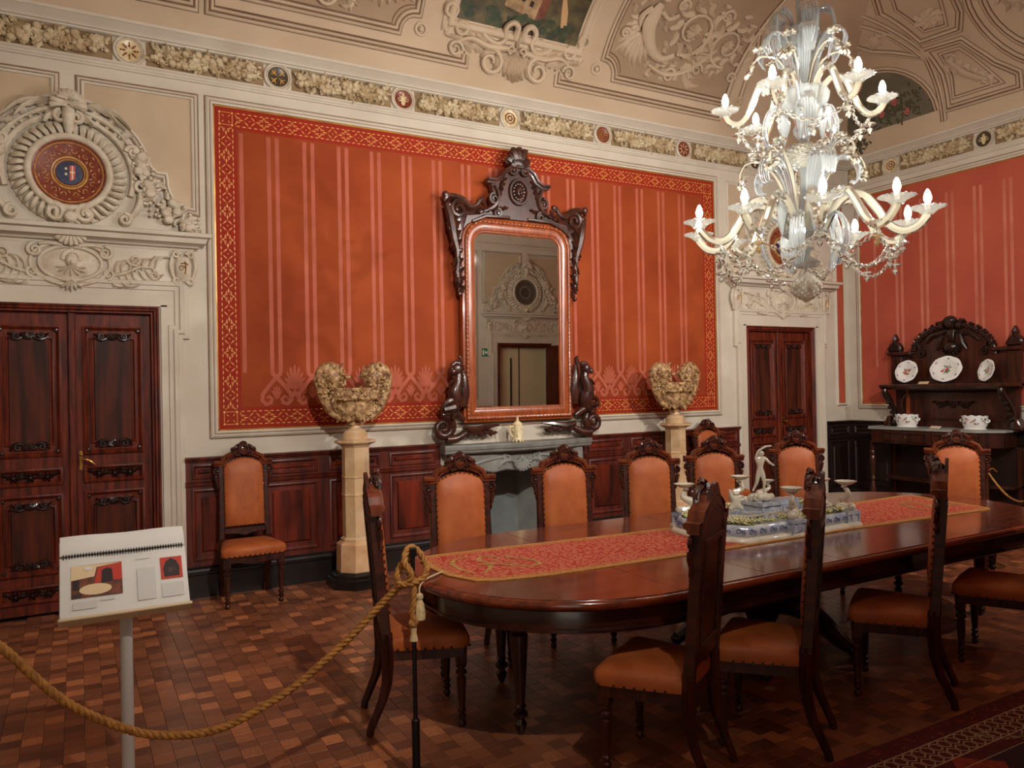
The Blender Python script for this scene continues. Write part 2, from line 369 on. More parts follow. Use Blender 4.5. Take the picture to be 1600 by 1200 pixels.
# ================================================================== FLOOR
fl = MB().box(WL-.3, WR+.3, WF-1.6, WB+.9, -.2, -.012).build('floor', 'subfloor')
struct(fl, 'dark parquet floor of small square end-grain wood blocks', 'floor')
BW = .086
def block_mb(mb, x, y, z, g=.0006):
    a, b = x+g, x+BW-g; c, d = y+g, y+BW-g; e = .0011
    mb.add([(a, c, -.012), (b, c, -.012), (b, d, -.012), (a, d, -.012), (a, c, z-e), (b, c, z-e), (b, d, z-e), (a, d, z-e), (a+e, c+e, z), (b-e, c+e, z), (b-e, d-e, z), (a+e, d-e, z)],
           [(0, 1, 5, 4), (1, 2, 6, 5), (2, 3, 7, 6), (3, 0, 4, 7), (4, 5, 9, 8), (5, 6, 10, 9), (6, 7, 11, 10), (7, 4, 8, 11), (8, 9, 10, 11)])
blocks = []
nx = int((WR-WL)/BW)+1
for i in range(nx):
    off = R.random()*BW; x = WL+i*BW
    y = WF-1.2-off
    while y < WB:
        c = Vector((x+BW/2, y+BW/2, -1.6)); dz = c.dot(cf)
        px, py = (800+CAM_F*c.dot(cr)/dz, 600-CAM_F*c.dot(cu)/dz) if dz > .2 else (-1, -1)
        vis = dz > .2 and 5 < px < 1595 and 5 < py < 1190 and not (x > 2.5 and y < 2.2)
        blocks.append((dz if vis else 99, x, y, R.uniform(-.0013, -.0002))); y += BW
blocks.sort()
proto = []
for k in range(4):
    b = MB(); block_mb(b, -BW/2, -BW/2, 0); proto.append(b.mesh('floor_block', 'parquet_wood', smooth=0))
for i, (dz, x, y, z) in enumerate(blocks[:300]):
    inst('floor_block', proto[i % 4], fl, T(x+BW/2, y+BW/2, z) @ RZ((i*7 % 4)*PI/2))
b = MB()
for dz, x, y, z in blocks[300:]: block_mb(b, x, y, z)
o = b.build('parquet_blocks', 'parquet_wood', fl, smooth=0); o['kind'] = 'stuff'

# ================================================================== WALLS
def wall(name, M, u0, u1, v0, v1, holes, label, th=.35):
    us = sorted({u0, u1} | {h[0] for h in holes} | {h[1] for h in holes}); vv = sorted({v0, v1} | {h[2] for h in holes} | {h[3] for h in holes})
    mb = MB()
    for i in range(len(us)-1):
        for j in range(len(vv)-1):
            cx, cy = (us[i]+us[i+1])/2, (vv[j]+vv[j+1])/2
            if any(h[0] < cx < h[1] and h[2] < cy < h[3] for h in holes): continue
            mb.box(us[i], us[i+1], vv[j], vv[j+1], -th, 0)
    o = mb.build(name, 'stucco', smooth=0); o.matrix_world = M
    return struct(o, label, 'wall')
D1, D2 = -.03, 7.443          # centres of the two doors on the back wall
DW, DH = .59, 2.275           # half width and height of the door openings
FC = 3.70                     # centre of fireplace and mirror
ZT = 4.42
wb = wall('wall_back', M_BACK, WL, WR, 0, 4.5, [(D1-DW, D1+DW, -.1, DH), (D2-DW, D2+DW, -.1, DH), (FC-.62, FC+.62, -.1, .86)], 'cream stucco back wall with long red stencilled panel and two dark doors')
wr = wall('wall_right', M_RIGHT, -WB, -WF, 0, 4.5, [], 'cream stucco side wall with red striped panel behind the carved sideboard')
wf = wall('wall_front', M_FRONT, -WR, -WL, 0, 4.5, [(-D2-DW, -D2+DW, -.1, DH), (-.66, .66, -.1, 2.5)], 'cream stucco wall opposite the mirror, with doorways', .42)
wl = wall('wall_left', M_LEFT, WF, WB, 0, 4.5, [], 'plain cream stucco end wall')
MB().box(FC-.75, FC+.75, 0, .95, -.62, -.58).build('firebox_back', 'firebox', wb)

# ---- red stencilled panels
def gold_border(g, L, M, corner=True):
    # a run of gold stencil work L long, in a band 0.12 high centred on y=0
    p = .232; n = max(1, round(L/p)); p = L/n
    for i in range(n):
        x = (i+.5)*p
        for sx in (-1, 1):
            for sy in (-1, 1):
                g.dart(x+sx*.026, sy*.022, .05, .008, sx*sy*-PI/4, 0, M)
                g.dart(x+sx*.084, sy*.019, .034, .007, sx*sy*.5, 0, M)
                for q in range(3): g.dart(x+sx*(.098+.006*q), sy*(.014+.012*q), .026, .006, sx*sy*(.2+.5*q), 0, M)
            g.dart(x+sx*.066, 0, .044, .011, 0 if sx > 0 else PI, 0, M)
        g.dart(x, 0, .012, .010, 0, 0, M)
        for q in range(5):
            for sy in (-1, 1): g.dart(x+(q-2)*p/5, sy*.052, .036, .009, 0, 0, M)
def red_panel(M, par, u0, u1, v0, v1, c0, pitch, gold=True, field='red_field', skip=()):
    b = MB().box(u0, u1, v0, v1, -.005, .004).build('red_panel', 'red_band' if gold else 'red_field_side', par, smooth=0); q = b
    bi = .185
    MB().quad(u0+bi, u1-bi, v0+bi, v1-bi, .0052).build('stencil_field', field, q, smooth=0)
    s_ = MB(); x = c0
    while x > u0+bi+.06: x -= pitch
    x += pitch
    ribs = MB(); lf = MB(); zb = v0+bi
    ctr = []
    while x < u1-bi-.03: ctr.append(x); x += pitch
    for x in [u0+bi+.03]: s_.ribbon([(x, v1-bi-.02), (x, zb+.28)], .032, .0058)
    for x in ctr:
        for sx in (-1, 1):
            s_.ribbon([(x+sx*.034, v1-bi-.02), (x+sx*.034, zb+.30), (x+sx*.030, zb+.27), (x-sx*.02, zb+.22), (x-sx*.07, zb+.16), (x-sx*.115, zb+.10), (x-sx*.118, zb+.05), (x-sx*.088, zb+.018), (x-sx*.05, zb+.03), (x-sx*.04, zb+.062), (x-sx*.062, zb+.085), (x-sx*.084, zb+.068)], [.033]*9+[.028, .022, .014], .0058 if sx > 0 else .0062)
        for k in range(5):
            a = PI/2+(k-2)*.42; lf.leaf((x, zb+.06), (x+.085*cos(a)*(.7+.3*(k == 2)), zb+.06+.12*sin(a)), .012, .0, 0, 2, None, .0068+.0002*k)
    for i in range(len(ctr)):
        x = ctr[i]+pitch/2
        if x > u1-bi-.05: continue
        for k in range(9):
            a = PI/2+(k-4)*.33; r_ = .20-.012*abs(k-4)
            lf.leaf((x, zb+.15), (x+r_*.62*cos(a), zb+.15+r_*sin(a)), .02, 0, .06*(k-4)/4, 3, None, .0074+.0002*k)
        lf.leaf((x, zb+.14), (x-.07, zb+.05), .018, 0, .2, 2, None, .0094); lf.leaf((x, zb+.14), (x+.07, zb+.05), .018, 0, -.2, 2, None, .0096)
    s_.build('stripe_stencil', 'pink_side' if field == 'red_field_side' else 'pink_stencil', q, smooth=0); lf.build('leaf_stencil', 'pink_pale', q, smooth=0)
    rim = MB()
    for (a, c, e, f) in ((u0, u1, v0, v0+.012), (u0, u1, v1-.012, v1), (u0, u0+.012, v0, v1), (u1-.012, u1, v0, v1)): rim.box(a, c, e, f, .004, .0075)
    rim.build('gilt_fillet', 'gold_line', q, smooth=0)
    if gold:
        g = MB(); z = .0062; m = .1; W_, H_ = u1-u0, v1-v0
        gold_border(g, W_-2*m-.14, T(u0+m+.07, v0+m, z)); gold_border(g, W_-2*m-.14, T(u0+m+.07, v1-m, z))
        gold_border(g, H_-2*m-.14, T(u0+m, v0+m+.07, z) @ RZ(PI/2)); gold_border(g, H_-2*m-.14, T(u1-m, v0+m+.07, z) @ RZ(PI/2))
        for cx in (u0+m, u1-m):
            for cy in (v0+m, v1-m):
                for sx in (-1, 1):
                    for sy in (-1, 1):
                        g.quad(cx+sx*.048-.008, cx+sx*.048+.008, cy+sy*.048-.008, cy+sy*.048+.008, z); g.dart(cx+sx*.024, cy+sy*.024, .03, .007, sx*sy*PI/4, z)
                    g.quad(cx-.035, cx+.035, cy+sx*.05-.002, cy+sx*.05+.002, z); g.quad(cx+sx*.05-.002, cx+sx*.05+.002, cy-.035, cy+.035, z)
        g.build('gold_stencil', 'gold_stencil', q, smooth=0)
    fr = MB(); PR = [(0, 0), (0, .020), (-.012, .026), (-.024, .018), (-.036, .022), (-.052, .012), (-.056, 0)]
    fr.rect(u0, u1, v0, v1, PR); fo = fr.build('panel_moulding', 'stucco', par)
    MB().rect(u0, u1, v0, v1, [(-.055, .001), (-.055, .0045), (-.063, .0045), (-.063, .001)]).rect(u0, u1, v0, v1, [(-.022, .018), (-.022, .0205), (-.027, .0205), (-.027, .018)]).build('groove', 'groove_line', fo, smooth=0)
red_panel(M_BACK, wb, .976, 6.38, 1.296, 3.915, 1.443, .2965)
red_panel(M_RIGHT, wr, -6.34, -.6, 1.305, 3.94, -5.488, .3155, False, 'red_field_side')
red_panel(M_FRONT, wf, -6.38, -1.0, 1.296, 3.915, -1.443, .2965, False)
nb = MB().box(8.462, 8.592, 1.318, 3.9, -.005, .004).build('red_strip_panel', 'red_field_side', wb, smooth=0)
MB().rect(8.462, 8.592, 1.318, 3.9, [(.006, .004), (.006, .01), (0, .012), (0, .004)]).build('gilt_fillet', 'gold_line', nb)
MB().rect(8.462, 8.592, 1.318, 3.9, [(0, 0), (0, .018), (-.014, .024), (-.03, .012), (-.034, 0)]).build('panel_moulding', 'stucco', wb)

# ---- cornice mouldings and the fruit frieze
def cornice(name, M, u0, u1, label):
    # profile as (up, out) swept along the wall
    o = thing(name, label, 'cornice', M, None, 'structure')
    def run(pr, nm, mt='stucco'):
        MB().grid([[(u, v, h) for v, h in pr] for u in (u0, u1)]).build(nm, mt, o, smooth=50)
    run([(4.060, 0), (4.066, .014), (4.078, .014), (4.083, .022), (4.098, .022), (4.104, .034), (4.118, .038), (4.122, .012), (4.128, .006)], 'lower_moulding')
    run([(4.312, .006), (4.318, .03), (4.330, .034), (4.334, .05), (4.352, .058), (4.362, .085), (4.385, .10), (4.392, .118), (4.412, .122), (4.420, .105), (4.44, .09), (4.44, -.02)], 'upper_moulding')
    return o
cornice('trim_1', M_BACK, WL, WR-.02, 'stepped cream cornice above the fruit frieze on the back wall')
cornice('trim_2', M_RIGHT, -WB+.02, -WF, 'stepped cream cornice above the sideboard wall')
cornice('trim_3', M_FRONT, -WR, -WL, 'stepped cream cornice on the wall opposite the mirror')
FPITCH, F0 = 1.1097, .385
LEN = FPITCH-.29
fest = []
for k in range(3):
    rg = random.Random(40+k); b = MB(); fruits(b, [(-LEN/2+.02, 0), (LEN/2-.02, 0)], .058, 210, .030, rg, 1.0, .38, None, .012)
    fest.append(b.mesh('fruit_festoon', 'frieze_fruit'))
ringm = MB().ring((0, 0), .105, .012, 28, 6, None, .012).ring((0, 0), .088, .006, 28, 5, None, .016).mesh('rim', 'stucco_relief')
def dish_pattern(kind):
    b = MB(); n = 8
    if kind == 0:
        for i in range(8): a = i*PI/4; b.dart(.036*cos(a), .036*sin(a), .034, .016, a, .0138); b.disc((.058*cos(a), .058*sin(a)), .007, .0138, 6)
    elif kind == 1:
        for i in range(4):
            a = i*PI/2+PI/4; b.dart(.04*cos(a), .04*sin(a), .07, .018, a, .0138)
            for s_ in (-1, 1): b.dart(.05*cos(a+s_*.35), .05*sin(a+s_*.35), .034, .01, a+s_*.8, .0138)
    elif kind == 2:
        b.leaf((0, -.055), (0, .06), .03, 0, 0, 4, None, .0138)
        for s_ in (-1, 1): b.spiral((s_*.035, .0), .025, .005, 1.3, PI/2, .004, .0138, 4, None, .2, s_)
    elif kind == 3:
        b.ring((0, 0), .05, .005, 20, 4, None, .0138, 1, .3)
        for i in range(6): a = i*PI/3; b.disc((.022*cos(a), .022*sin(a)), .01, .0142, 6)
    else:
        for i in range(16): a = i*PI/8; b.dart(.055*cos(a), .055*sin(a), .03, .008, a, .0138)
        for i in range(8): a = i*PI/4; b.dart(.025*cos(a), .025*sin(a), .03, .009, a, .0138)
    return b
KINDS = [('enamel_dark', 'enamel_gold', 1, 'dark plate with a gold cross of leaves'), ('enamel_red', 'enamel_cream', 2, 'red plate with a pale palmette'), ('enamel_cream', 'enamel_red', 3, 'cream plate with a red centre'),
         ('enamel_red', 'enamel_gold', 4, 'gold-rayed red plate'), ('enamel_red', 'enamel_cream', 0, 'red plate with cream petals'), ('enamel_dark', 'enamel_cream', 2, 'dark plate with a pale sprig'), ('enamel_cream', 'enamel_red', 0, 'cream plate with a red star')]
def frieze(M, us, where, kinds, group, ends, fwhere):
    for i, u in enumerate(us):
        g_, f_, k_, lb = KINDS[kinds[i]]
        t = thing('frieze_medallion', '%s in the frieze %s' % (lb, where[i]), 'medallion', M @ T(u, 4.222, 0), group)
        inst('rim', ringm, t)
        d = MB().lathe([(.002, .004), (.055, .006), (.062, .009), (.086, .012), (.088, .004)], 28).build('plate', g_, t); dish_pattern(k_).build('plate_pattern', f_, d, smooth=0)
    for i in range(len(ends)-1):
        c = (ends[i]+ends[i+1])/2; w_ = ends[i+1]-ends[i]-.29
        t = thing('fruit_festoon', 'stucco fruit festoon of the frieze %s' % fwhere[i], 'frieze', M @ T(c, 4.222, 0), 'fruit festoons, '+group)
        inst('fruit_relief', fest[i % 3], t, S(w_/LEN, 1, 1)); MB().box(-w_/2-.03, w_/2+.03, -.094, .09, -.01, .004).build('frieze_ground', 'frieze_ground', t, smooth=0)
us = [F0+FPITCH*k for k in range(-1, 8)]
frieze(M_BACK, us[1:-1], ['above the left door', 'over the red panel corner', 'left of the mirror', 'right above the mirror top', 'right of the mirror', 'at the red panel end', 'behind the chandelier'], [6, 0, 1, 2, 3, 4, 5], 'plates along the back wall', us, ['at the left end of the back wall', 'above the left door, before the dark cross plate', 'above the left end of the red panel', 'left of the mirror crest', 'above the mirror crest', 'right of the mirror crest', 'above the right end of the red panel', 'above the corner door'])
ur = [-4.773+FPITCH*k for k in range(-1, 4)]
frieze(M_RIGHT, ur[0:3], ['in the corner by the lunette', 'above the sideboard', 'beyond the sideboard'], [2, 5, 1], 'plates along the sideboard wall', [-6.6]+ur, ['in the corner above the narrow red strip', 'between the corner and the sideboard', 'above the sideboard', 'beyond the sideboard', 'at the far end of the sideboard wall'])

# ================================================================== CEILING (cove on an ellipse, mitred at the corners)
CA, CB, COF, CZ = 1.9, 1.3, .105, 4.42
_th = [PI/2*i/300 for i in range(301)]; _arc = [0.0]
for i in range(300):
    _arc.append(_arc[-1]+math.hypot(CA*(cos(_th[i])-cos(_th[i+1])), CB*(sin(_th[i+1])-sin(_th[i]))))
import bisect
def theta(v):
    if v <= 0: return 0.0
    if v >= _arc[-1]: return PI/2
    k = bisect.bisect(_arc, v)-1; f = (v-_arc[k])/(_arc[k+1]-_arc[k]); return _th[k]+f*(_th[k+1]-_th[k])
def cove_tf(u, v, h):
    # returns wall-local (u, up, out)
    t = theta(v); nx_, nz_ = cos(t)/CA, sin(t)/CB; l = math.hypot(nx_, nz_)
    return (u, CZ+CB*sin(t)-h*nz_/l + (min(v, 0)), COF+CA*(1-cos(t))+h*nx_/l)
ce = MB().box(WL+1.5, WR-1.5, WF+1.5, WB-1.5, CZ+CB, CZ+CB+.1).build('ceiling', 'ceiling_plaster', smooth=0)
struct(ce, 'coved beige ceiling with painted panels, scroll reliefs and lunettes', 'ceiling')
for M, u0, u1 in ((M_BACK, WL, WR), (M_RIGHT, -WB, -WF), (M_FRONT, -WR, -WL), (M_LEFT, WF, WB)):
    rows = []
    for i in range(37):
        t = PI/2*i/36; e = COF+CA*(1-cos(t)); rows.append([(u0+e+(u1-u0-2*e)*j/24, CZ+CB*sin(t), e) for j in range(25)])
    MB().grid(rows).build('cove', 'ceiling_plaster', ce, M=M, smooth=60)
def dense(path, step=.12, closed=False):
    out = []; n = len(path)
    for i in range(n if closed else n-1):
        a, b = path[i], path[(i+1) % n]; k = max(1, int(math.hypot(b[0]-a[0], b[1]-a[1])/step))
        out += [(a[0]+(b[0]-a[0])*j/k, a[1]+(b[1]-a[1])*j/k) for j in range(k)]
    if not closed: out.append(path[-1])
    return out
CP = [(-.045, 0), (-.04, .014), (-.026, .022), (-.018, .010), (-.008, .010), (0, .024), (.010, .022), (.018, .008), (.022, 0)]
def cmould(path, closed, name, par, M, label=None, pr=CP, mt='ceiling_relief'):
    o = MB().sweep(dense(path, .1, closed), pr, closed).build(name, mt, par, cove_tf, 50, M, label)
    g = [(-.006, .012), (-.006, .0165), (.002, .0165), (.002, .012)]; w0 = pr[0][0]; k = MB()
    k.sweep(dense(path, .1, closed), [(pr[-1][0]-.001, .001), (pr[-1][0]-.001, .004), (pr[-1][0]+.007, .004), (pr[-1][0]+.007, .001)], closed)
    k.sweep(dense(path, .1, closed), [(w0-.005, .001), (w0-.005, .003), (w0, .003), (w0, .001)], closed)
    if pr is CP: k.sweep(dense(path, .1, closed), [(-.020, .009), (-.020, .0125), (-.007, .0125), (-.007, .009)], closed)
    k.build('brown_line', 'ceiling_line', o, cove_tf, 0)  # brown painted line work, put in to deepen the mouldings' weak shading
    return o
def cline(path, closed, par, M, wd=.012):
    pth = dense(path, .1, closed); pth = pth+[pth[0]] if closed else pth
    MB().ribbon(pth, wd, .0025).build('painted_shade_line', 'ceiling_line', par, cove_tf, 0, M)  # flat dark ribbon: shade painted along the moulding, no real recess
def remesh(o, rows):  # subdivide a cove-mapped object before bending it
    import bmesh
    bm = bmesh.new(); bm.from_mesh(o.data)
    for (axis, vals) in rows:
        for v in vals:
            co = [0, 0, 0]; co[axis] = v; no = [0, 0, 0]; no[axis] = 1
            bmesh.ops.bisect_plane(bm, geom=bm.verts[:]+bm.edges[:]+bm.faces[:], plane_co=co, plane_no=no)
    for v in bm.verts: v.co = cove_tf(*v.co)
    bm.to_mesh(o.data); bm.free()
VV = [.1*i for i in range(1, 24)]
def cove_flat(poly, z, name, mt, par, M=M_BACK):
    ob = MB().add([(x, y, z) for x, y in poly], [tuple(range(len(poly)))]).build(name, mt, par, None, 0, M); remesh(ob, [(1, VV)]); return ob
# ---- ceiling decoration above the back wall
def notched(u0, u1, v0, v1, r=.17, left=True, right=True):
    p = []
    p += arcp(u0, v0, r, 0, 90, 6)[::-1] if left else [(u0, v0)]
    p += arcp(u1, v0, r, 180, 90, 6)[::-1][::-1] if False else ([(u1-r, v0)] + arcp(u1, v0, r, 180, 90, 6)[1:] if right else [(u1, v0)])
    p += [(u1, v1), (u0, v1)]
    return p
PC = 3.68
def scrollwork(mb, c, sgn, k=1.0):
    # one rinceau: big volute, rosette, leaves curling off
    x, y = c
    mb.spiral((x, y), .27*k, .05*k, 1.35, -PI/2-.3*sgn, .022*k, .02, 6, None, .9, sgn)
    for i in range(11):
        a = -PI/2+sgn*i*.62; r = (.28-.012*i)*k
        mb.leaf((x+r*cos(a), y+r*sin(a)), (x+(r+.10*k)*cos(a+sgn*.5), y+(r+.10*k)*sin(a+sgn*.5)), .045*k, .045*k, .2*sgn, 2, None, .006)
    for i in range(9):
        a = i*2*PI/9; mb.leaf((x, y), (x+.085*k*cos(a), y+.085*k*sin(a)), .034*k, .05*k, 0, 2, None, .01)
    mb.ball((x, y, .02), .025*k, (1, 1, .8))
def relief_panel(u0, u1, v0, v1, sg, label):
    pth = notched(u0, u1, v0, v1, .17, sg > 0, sg < 0)
    gp = cove_flat(pth, .0012, 'panel_ground', 'ceiling_ground', ce)
    o = cmould(pth, True, 'relief_panel', ce, M_BACK, label)
    mb = MB(); x0 = u0 if sg > 0 else u1
    def X(d): return x0+sg*d
    # winged half figure, its leaf skirt, and two rinceaux running away from it
    mb.tube([(X(.36), 1.16, .02), (X(.34), 1.06, .04), (X(.33), .95, .05), (X(.37), .86, .045), (X(.46), .74, .035), (X(.56), .66, .03), (X(.68), .64, .025), (X(.80), .70, .02)], [.03, .07, .085, .075, .06, .045, .035, .028], 8, None, .6)
    mb.ball((X(.38), 1.24, .03), .055, (1, 1.1, .7)); mb.tube([(X(.40), 1.10, .03), (X(.52), 1.04, .04), (X(.62), 1.10, .03)], [.03, .024, .018], 6)
    mb.tube([(X(.28), 1.10, .03), (X(.20), 1.0, .04), (X(.24), .9, .03)], [.03, .024, .018], 6)
    for i in range(6): mb.leaf((X(.32), .84), (X(.14+.07*i), .50+.03*abs(i-3)), .045, .03, .1*(i-3)*sg*.3, 4, None, .004)
    for i in range(5): mb.leaf((X(.26), 1.0), (X(.10-.01*i), .96-.09*i), .04, .025, .15*sg, 3, None, .004)
    scrollwork(mb, (X(.90), .98), sg, 1.0); scrollwork(mb, (X(1.42), .92), -sg, .86)
    mb.tube([(X(.52), .56, .02), (X(.74), .50, .025), (X(.98), .56, .025), (X(1.16), .70, .02), (X(1.30), .86, .02)], [.02, .03, .028, .022, .014], 6)
    mb.spiral((X(.82), .50), .085, .02, 1.4, 0, .02, .025, 6, None, 1, sg)
    for i in range(8):
        t = i/7; mb.leaf((X(.55+.6*t), .52+.1*t*t), (X(.60+.68*t), .47+.16*t*t+(.10 if i % 2 else -.06)), .035, .022, .2*(1 if i % 2 else -1), 3, None, .004)
    mb.leaf((X(1.0), .56), (X(1.28), .46), .05, .03, -.2*sg, 3, None, .004); mb.leaf((X(1.0), .58), (X(1.2), .66), .05, .03, .2*sg, 3, None, .004)
    rq = random.Random(17)
    for (cx, cy, r0, r1, n) in ((.90, .98, .30, .40, 22), (1.42, .92, .25, .34, 16), (.30, 1.0, .10, .2, 10), (.62, .60, .05, .13, 14)):
        for i in range(n):
            a = 2*PI*i/n+rq.uniform(-.1, .1); r = rq.uniform(r0, r1); b_ = a+rq.choice([-1.1, 1.1]); L = rq.uniform(.06, .11); x, y = X(cx+r*cos(a)), cy+r*sin(a)
            if .44 < y < 1.6: mb.leaf((x, y), (x+L*cos(b_), y+L*sin(b_)), .028, .03, rq.uniform(-.3, .3), 3, None, .004)
    for (cx, cy, r) in ((1.16, .62, .07), (1.20, 1.22, .08), (.62, 1.20, .07), (.12, .80, .05), (1.66, .62, .06)): mb.spiral((X(cx), cy), r, .015, 1.4, 0, .018, .02, 6, None, 1, sg)
    mb.build('scroll_relief', 'ceiling_relief', o, cove_tf, 50)
    g = notched(u0+.03, u1-.03, v0+.03, v1-.03, .19, sg > 0, sg < 0)
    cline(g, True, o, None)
relief_panel(4.70, 6.42, .36, 1.75, 1, 'notched ceiling panel of scrolling acanthus relief right of the landscape painting')
relief_panel(.94, 2.66, .36, 1.75, -1, 'notched ceiling panel of scrolling acanthus relief left of the landscape painting')
relief_panel(-1.0, .80, .36, 1.75, -1, 'ceiling panel of scroll relief above the door by the book stand')
for (p, l) in (([(.96, .33), (.96, .20), (3.16, .20), (3.16, .27)], 'left'), ([(4.20, .27), (4.20, .20), (6.34, .20), (6.34, .30)], 'right')):
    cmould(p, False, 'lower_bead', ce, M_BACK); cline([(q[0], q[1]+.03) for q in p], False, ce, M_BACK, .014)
cmould([(-.6, .2), (.82, .2), (.82, .33)], False, 'lower_bead', ce, M_BACK)
for u in (2.71, 4.62, 6.62, .86):
    bo = MB().ring((u, .40), .05, .012, 16, 6, None, .008).ball((u, .40, .012), .026, (1, 1, .8)).build('boss', 'ceiling_relief', ce, cove_tf, 50, M_BACK)
# framed landscape
pf = MB()
pf.rect(3.03, 4.32, .56, 1.9, [(0, .004), (0, .012), (-.014, .014), (-.02, .03), (-.04, .046), (-.065, .046), (-.085, .03), (-.09, .012), (-.105, .012), (-.125, .012), (-.13, 0)])
fp = MB()
P_ = []
o = pf.build('painting_frame', 'ceiling_relief', ce, None, 50, M_BACK, 'moulded frame of the landscape painting on the ceiling')
o.data.transform(I4)
remesh(o, [(1, VV)])
if True:
    lp = cove_flat([(3.03, .56), (4.32, .56), (4.32, 1.9), (3.03, 1.9)], .006, 'landscape_painting', 'landscape_paint', ce)
    lp['label'] = 'dark painted landscape with a farmhouse on the ceiling'
    def pf_(poly, z, n, m): return cove_flat(poly, z, n, m, lp, None)
    pf_([(3.04, 1.05), (3.4, 1.12), (3.9, 1.1), (4.31, 1.0), (4.31, 1.89), (3.04, 1.89)], .0075, 'painted_sky', 'paint_sky')
    pf_([(3.46, .76), (3.80, .70), (3.82, .90), (3.46, .98)], .009, 'painted_house_wall', 'paint_wall')
    pf_([(3.80, .70), (3.90, .74), (3.91, .92), (3.86, .98), (3.82, .90)], .009, 'painted_gable', 'paint_roof')
    pf_([(3.42, .96), (3.82, .88), (3.89, .97), (3.84, 1.03), (3.46, 1.08)], .0105, 'painted_roof', 'paint_roof')
    pf_([(3.42, .94), (3.36, .82), (3.42, .81), (3.47, .95), (3.46, 1.2), (3.40, 1.2)], .0105, 'painted_tower', 'paint_wall')
    pf_([(3.60, .84), (3.645, .83), (3.65, .87), (3.605, .88)], .0105, 'painted_window', 'print_black'); pf_([(3.70, .81), (3.74, .80), (3.745, .85), (3.705, .86)], .0105, 'painted_window', 'print_black')
    pf_([(4.1, .68), (4.16, .70), (4.12, .84), (4.04, .98), (4.0, 1.08), (3.97, 1.07), (4.02, .93), (4.06, .8)], .009, 'painted_path', 'paint_path')
    rg = random.Random(3)
    tm = MB(); 
    for i in range(70):
        x, y = rg.uniform(3.06, 4.29), rg.choice([rg.uniform(.58, .72), rg.uniform(.58, .72), rg.uniform(.95, 1.12)])
        if 3.42 < x < 3.92 and .7 < y < 1.1: continue
        tm.disc((x, y), rg.uniform(.02, .05), .008+.00003*i, 7)
    tm.build('painted_trees', 'paint_tree', lp, cove_tf, 0)
# corner clasps and the acanthus cartouche under the frame
cl = MB()
for u, s in ((2.96, 1), (4.39, -1)):
    cl.ring((u, .62), .055, .02, 14, 6, None, .03); cl.ring((u+s*.13, .49), .055, .02, 14, 6, None, .03); cl.leaf((u+s*.02, .55), (u-s*.05, .44), .05, .02, 0, 3, None, .01); cl.leaf((u+s*.04, .52), (u-s*.02, .40), .05, .02, .2, 3, None, .01)
cl.build('frame_clasps', 'ceiling_relief', ce, cove_tf, 50, M_BACK)
ca = MB()
for s in (-1, 1):
    X = lambda d: PC+s*d
    ca.tube([(X(.05), .50, .03), (X(.04), .60, .05), (X(.10), .64, .05), (X(.16), .58, .04), (X(.14), .48, .03), (X(.22), .42, .03), (X(.34), .46, .025), (X(.40), .54, .02)], [.03, .03, .03, .028, .024, .03, .024, .012], 7)
    ca.spiral((X(.26), .25), .13, .03, 1.3, PI/2, .028, .03, 6, None, 1, s); ca.spiral((X(.62), .30), .075, .02, 1.4, PI*.5+s*PI/2, .018, .022, 6, None, 1, -s)
    ca.tube([(X(.10), .40, .025), (X(.30), .38, .03), (X(.48), .42, .03), (X(.60), .37, .02)], [.03, .036, .026, .016], 7)
    for i in range(7): ca.leaf((X(.10+.06*i), .36-.01*i), (X(.18+.09*i), .24+.03*i+(.12 if i % 2 else -.03)), .04, .03, .2*s, 3, None, .006)
    for i in range(4): ca.leaf((X(.02+.03*i), .36), (X(.03+.06*i), .12+.025*i), .03, .03, .1*s, 3, None, .008)
    for i in range(4): ca.leaf((X(.30), .44), (X(.22+.08*i), .56-.02*i), .035, .025, -.2*s, 3, None, .006)
    ca.spiral((X(.06), .40), .04, .012, 1.2, -PI/2, .014, .045, 6, None, 1, s)
for i in range(5): ca.leaf((PC, .38), (PC+(i-2)*.05, .10+.02*abs(i-2)), .032, .04, 0, 4, None, .012)
ca.leaf((PC, .42), (PC, .58), .03, .04, 0, 3, None, .03)
ca.build('scroll_cartouche', 'ceiling_relief', ce, cove_tf, 50, M_BACK, 'acanthus scroll cartouche clasping the bottom of the landscape frame')
# ---- ceiling decoration above the sideboard wall
def rp(path, name='coffer_panel'): 
    return cmould(path, True, name, ce, M_RIGHT)
lun = arcp(-5.80, .24, .58, 0, 180, 18, 1.18)
l_ = cove_flat([(-6.30, .24)] + lun[::-1][1:-1] + [(-5.22, .24)], .004, 'lunette_painting', 'paint_mist', ce, M_RIGHT); l_['label'] = 'misty painted lunette of roses on the ceiling corner'
cmould(lun, False, 'lunette_moulding', ce, M_RIGHT)
rg = random.Random(9); ro = MB(); le = MB()
for (x, y, r) in ((-5.66, .49, .055), (-5.94, .44, .05), (-5.86, .40, .05), (-5.55, .34, .05)):
    for q in range(9): a = rg.uniform(0, 6.3); ro.disc((x+r*.5*cos(a)*rg.random(), y+r*.5*sin(a)*rg.random()), r*rg.uniform(.35, .6), .006+.0002*q, 7)
for i in range(150): x, y = rg.gauss(-5.72, .2), rg.gauss(.40, .11); a = rg.uniform(0, 6.3); le.leaf((x, y), (x+.07*cos(a), y+.07*sin(a)), .018, 0, .1, 2, None, .0052) if .26 < y < .75 else None
for i in range(40): x, y = rg.gauss(-6.22, .07), rg.gauss(.14, .07); a = rg.uniform(0, 6.3); le.leaf((x, y), (x+.06*cos(a), y+.06*sin(a)), .016, 0, .1, 2, None, .0052)
ro.build('painted_roses', 'paint_rose', l_, cove_tf, 0); le.build('painted_leaves', 'paint_leaf', l_, cove_tf, 0)
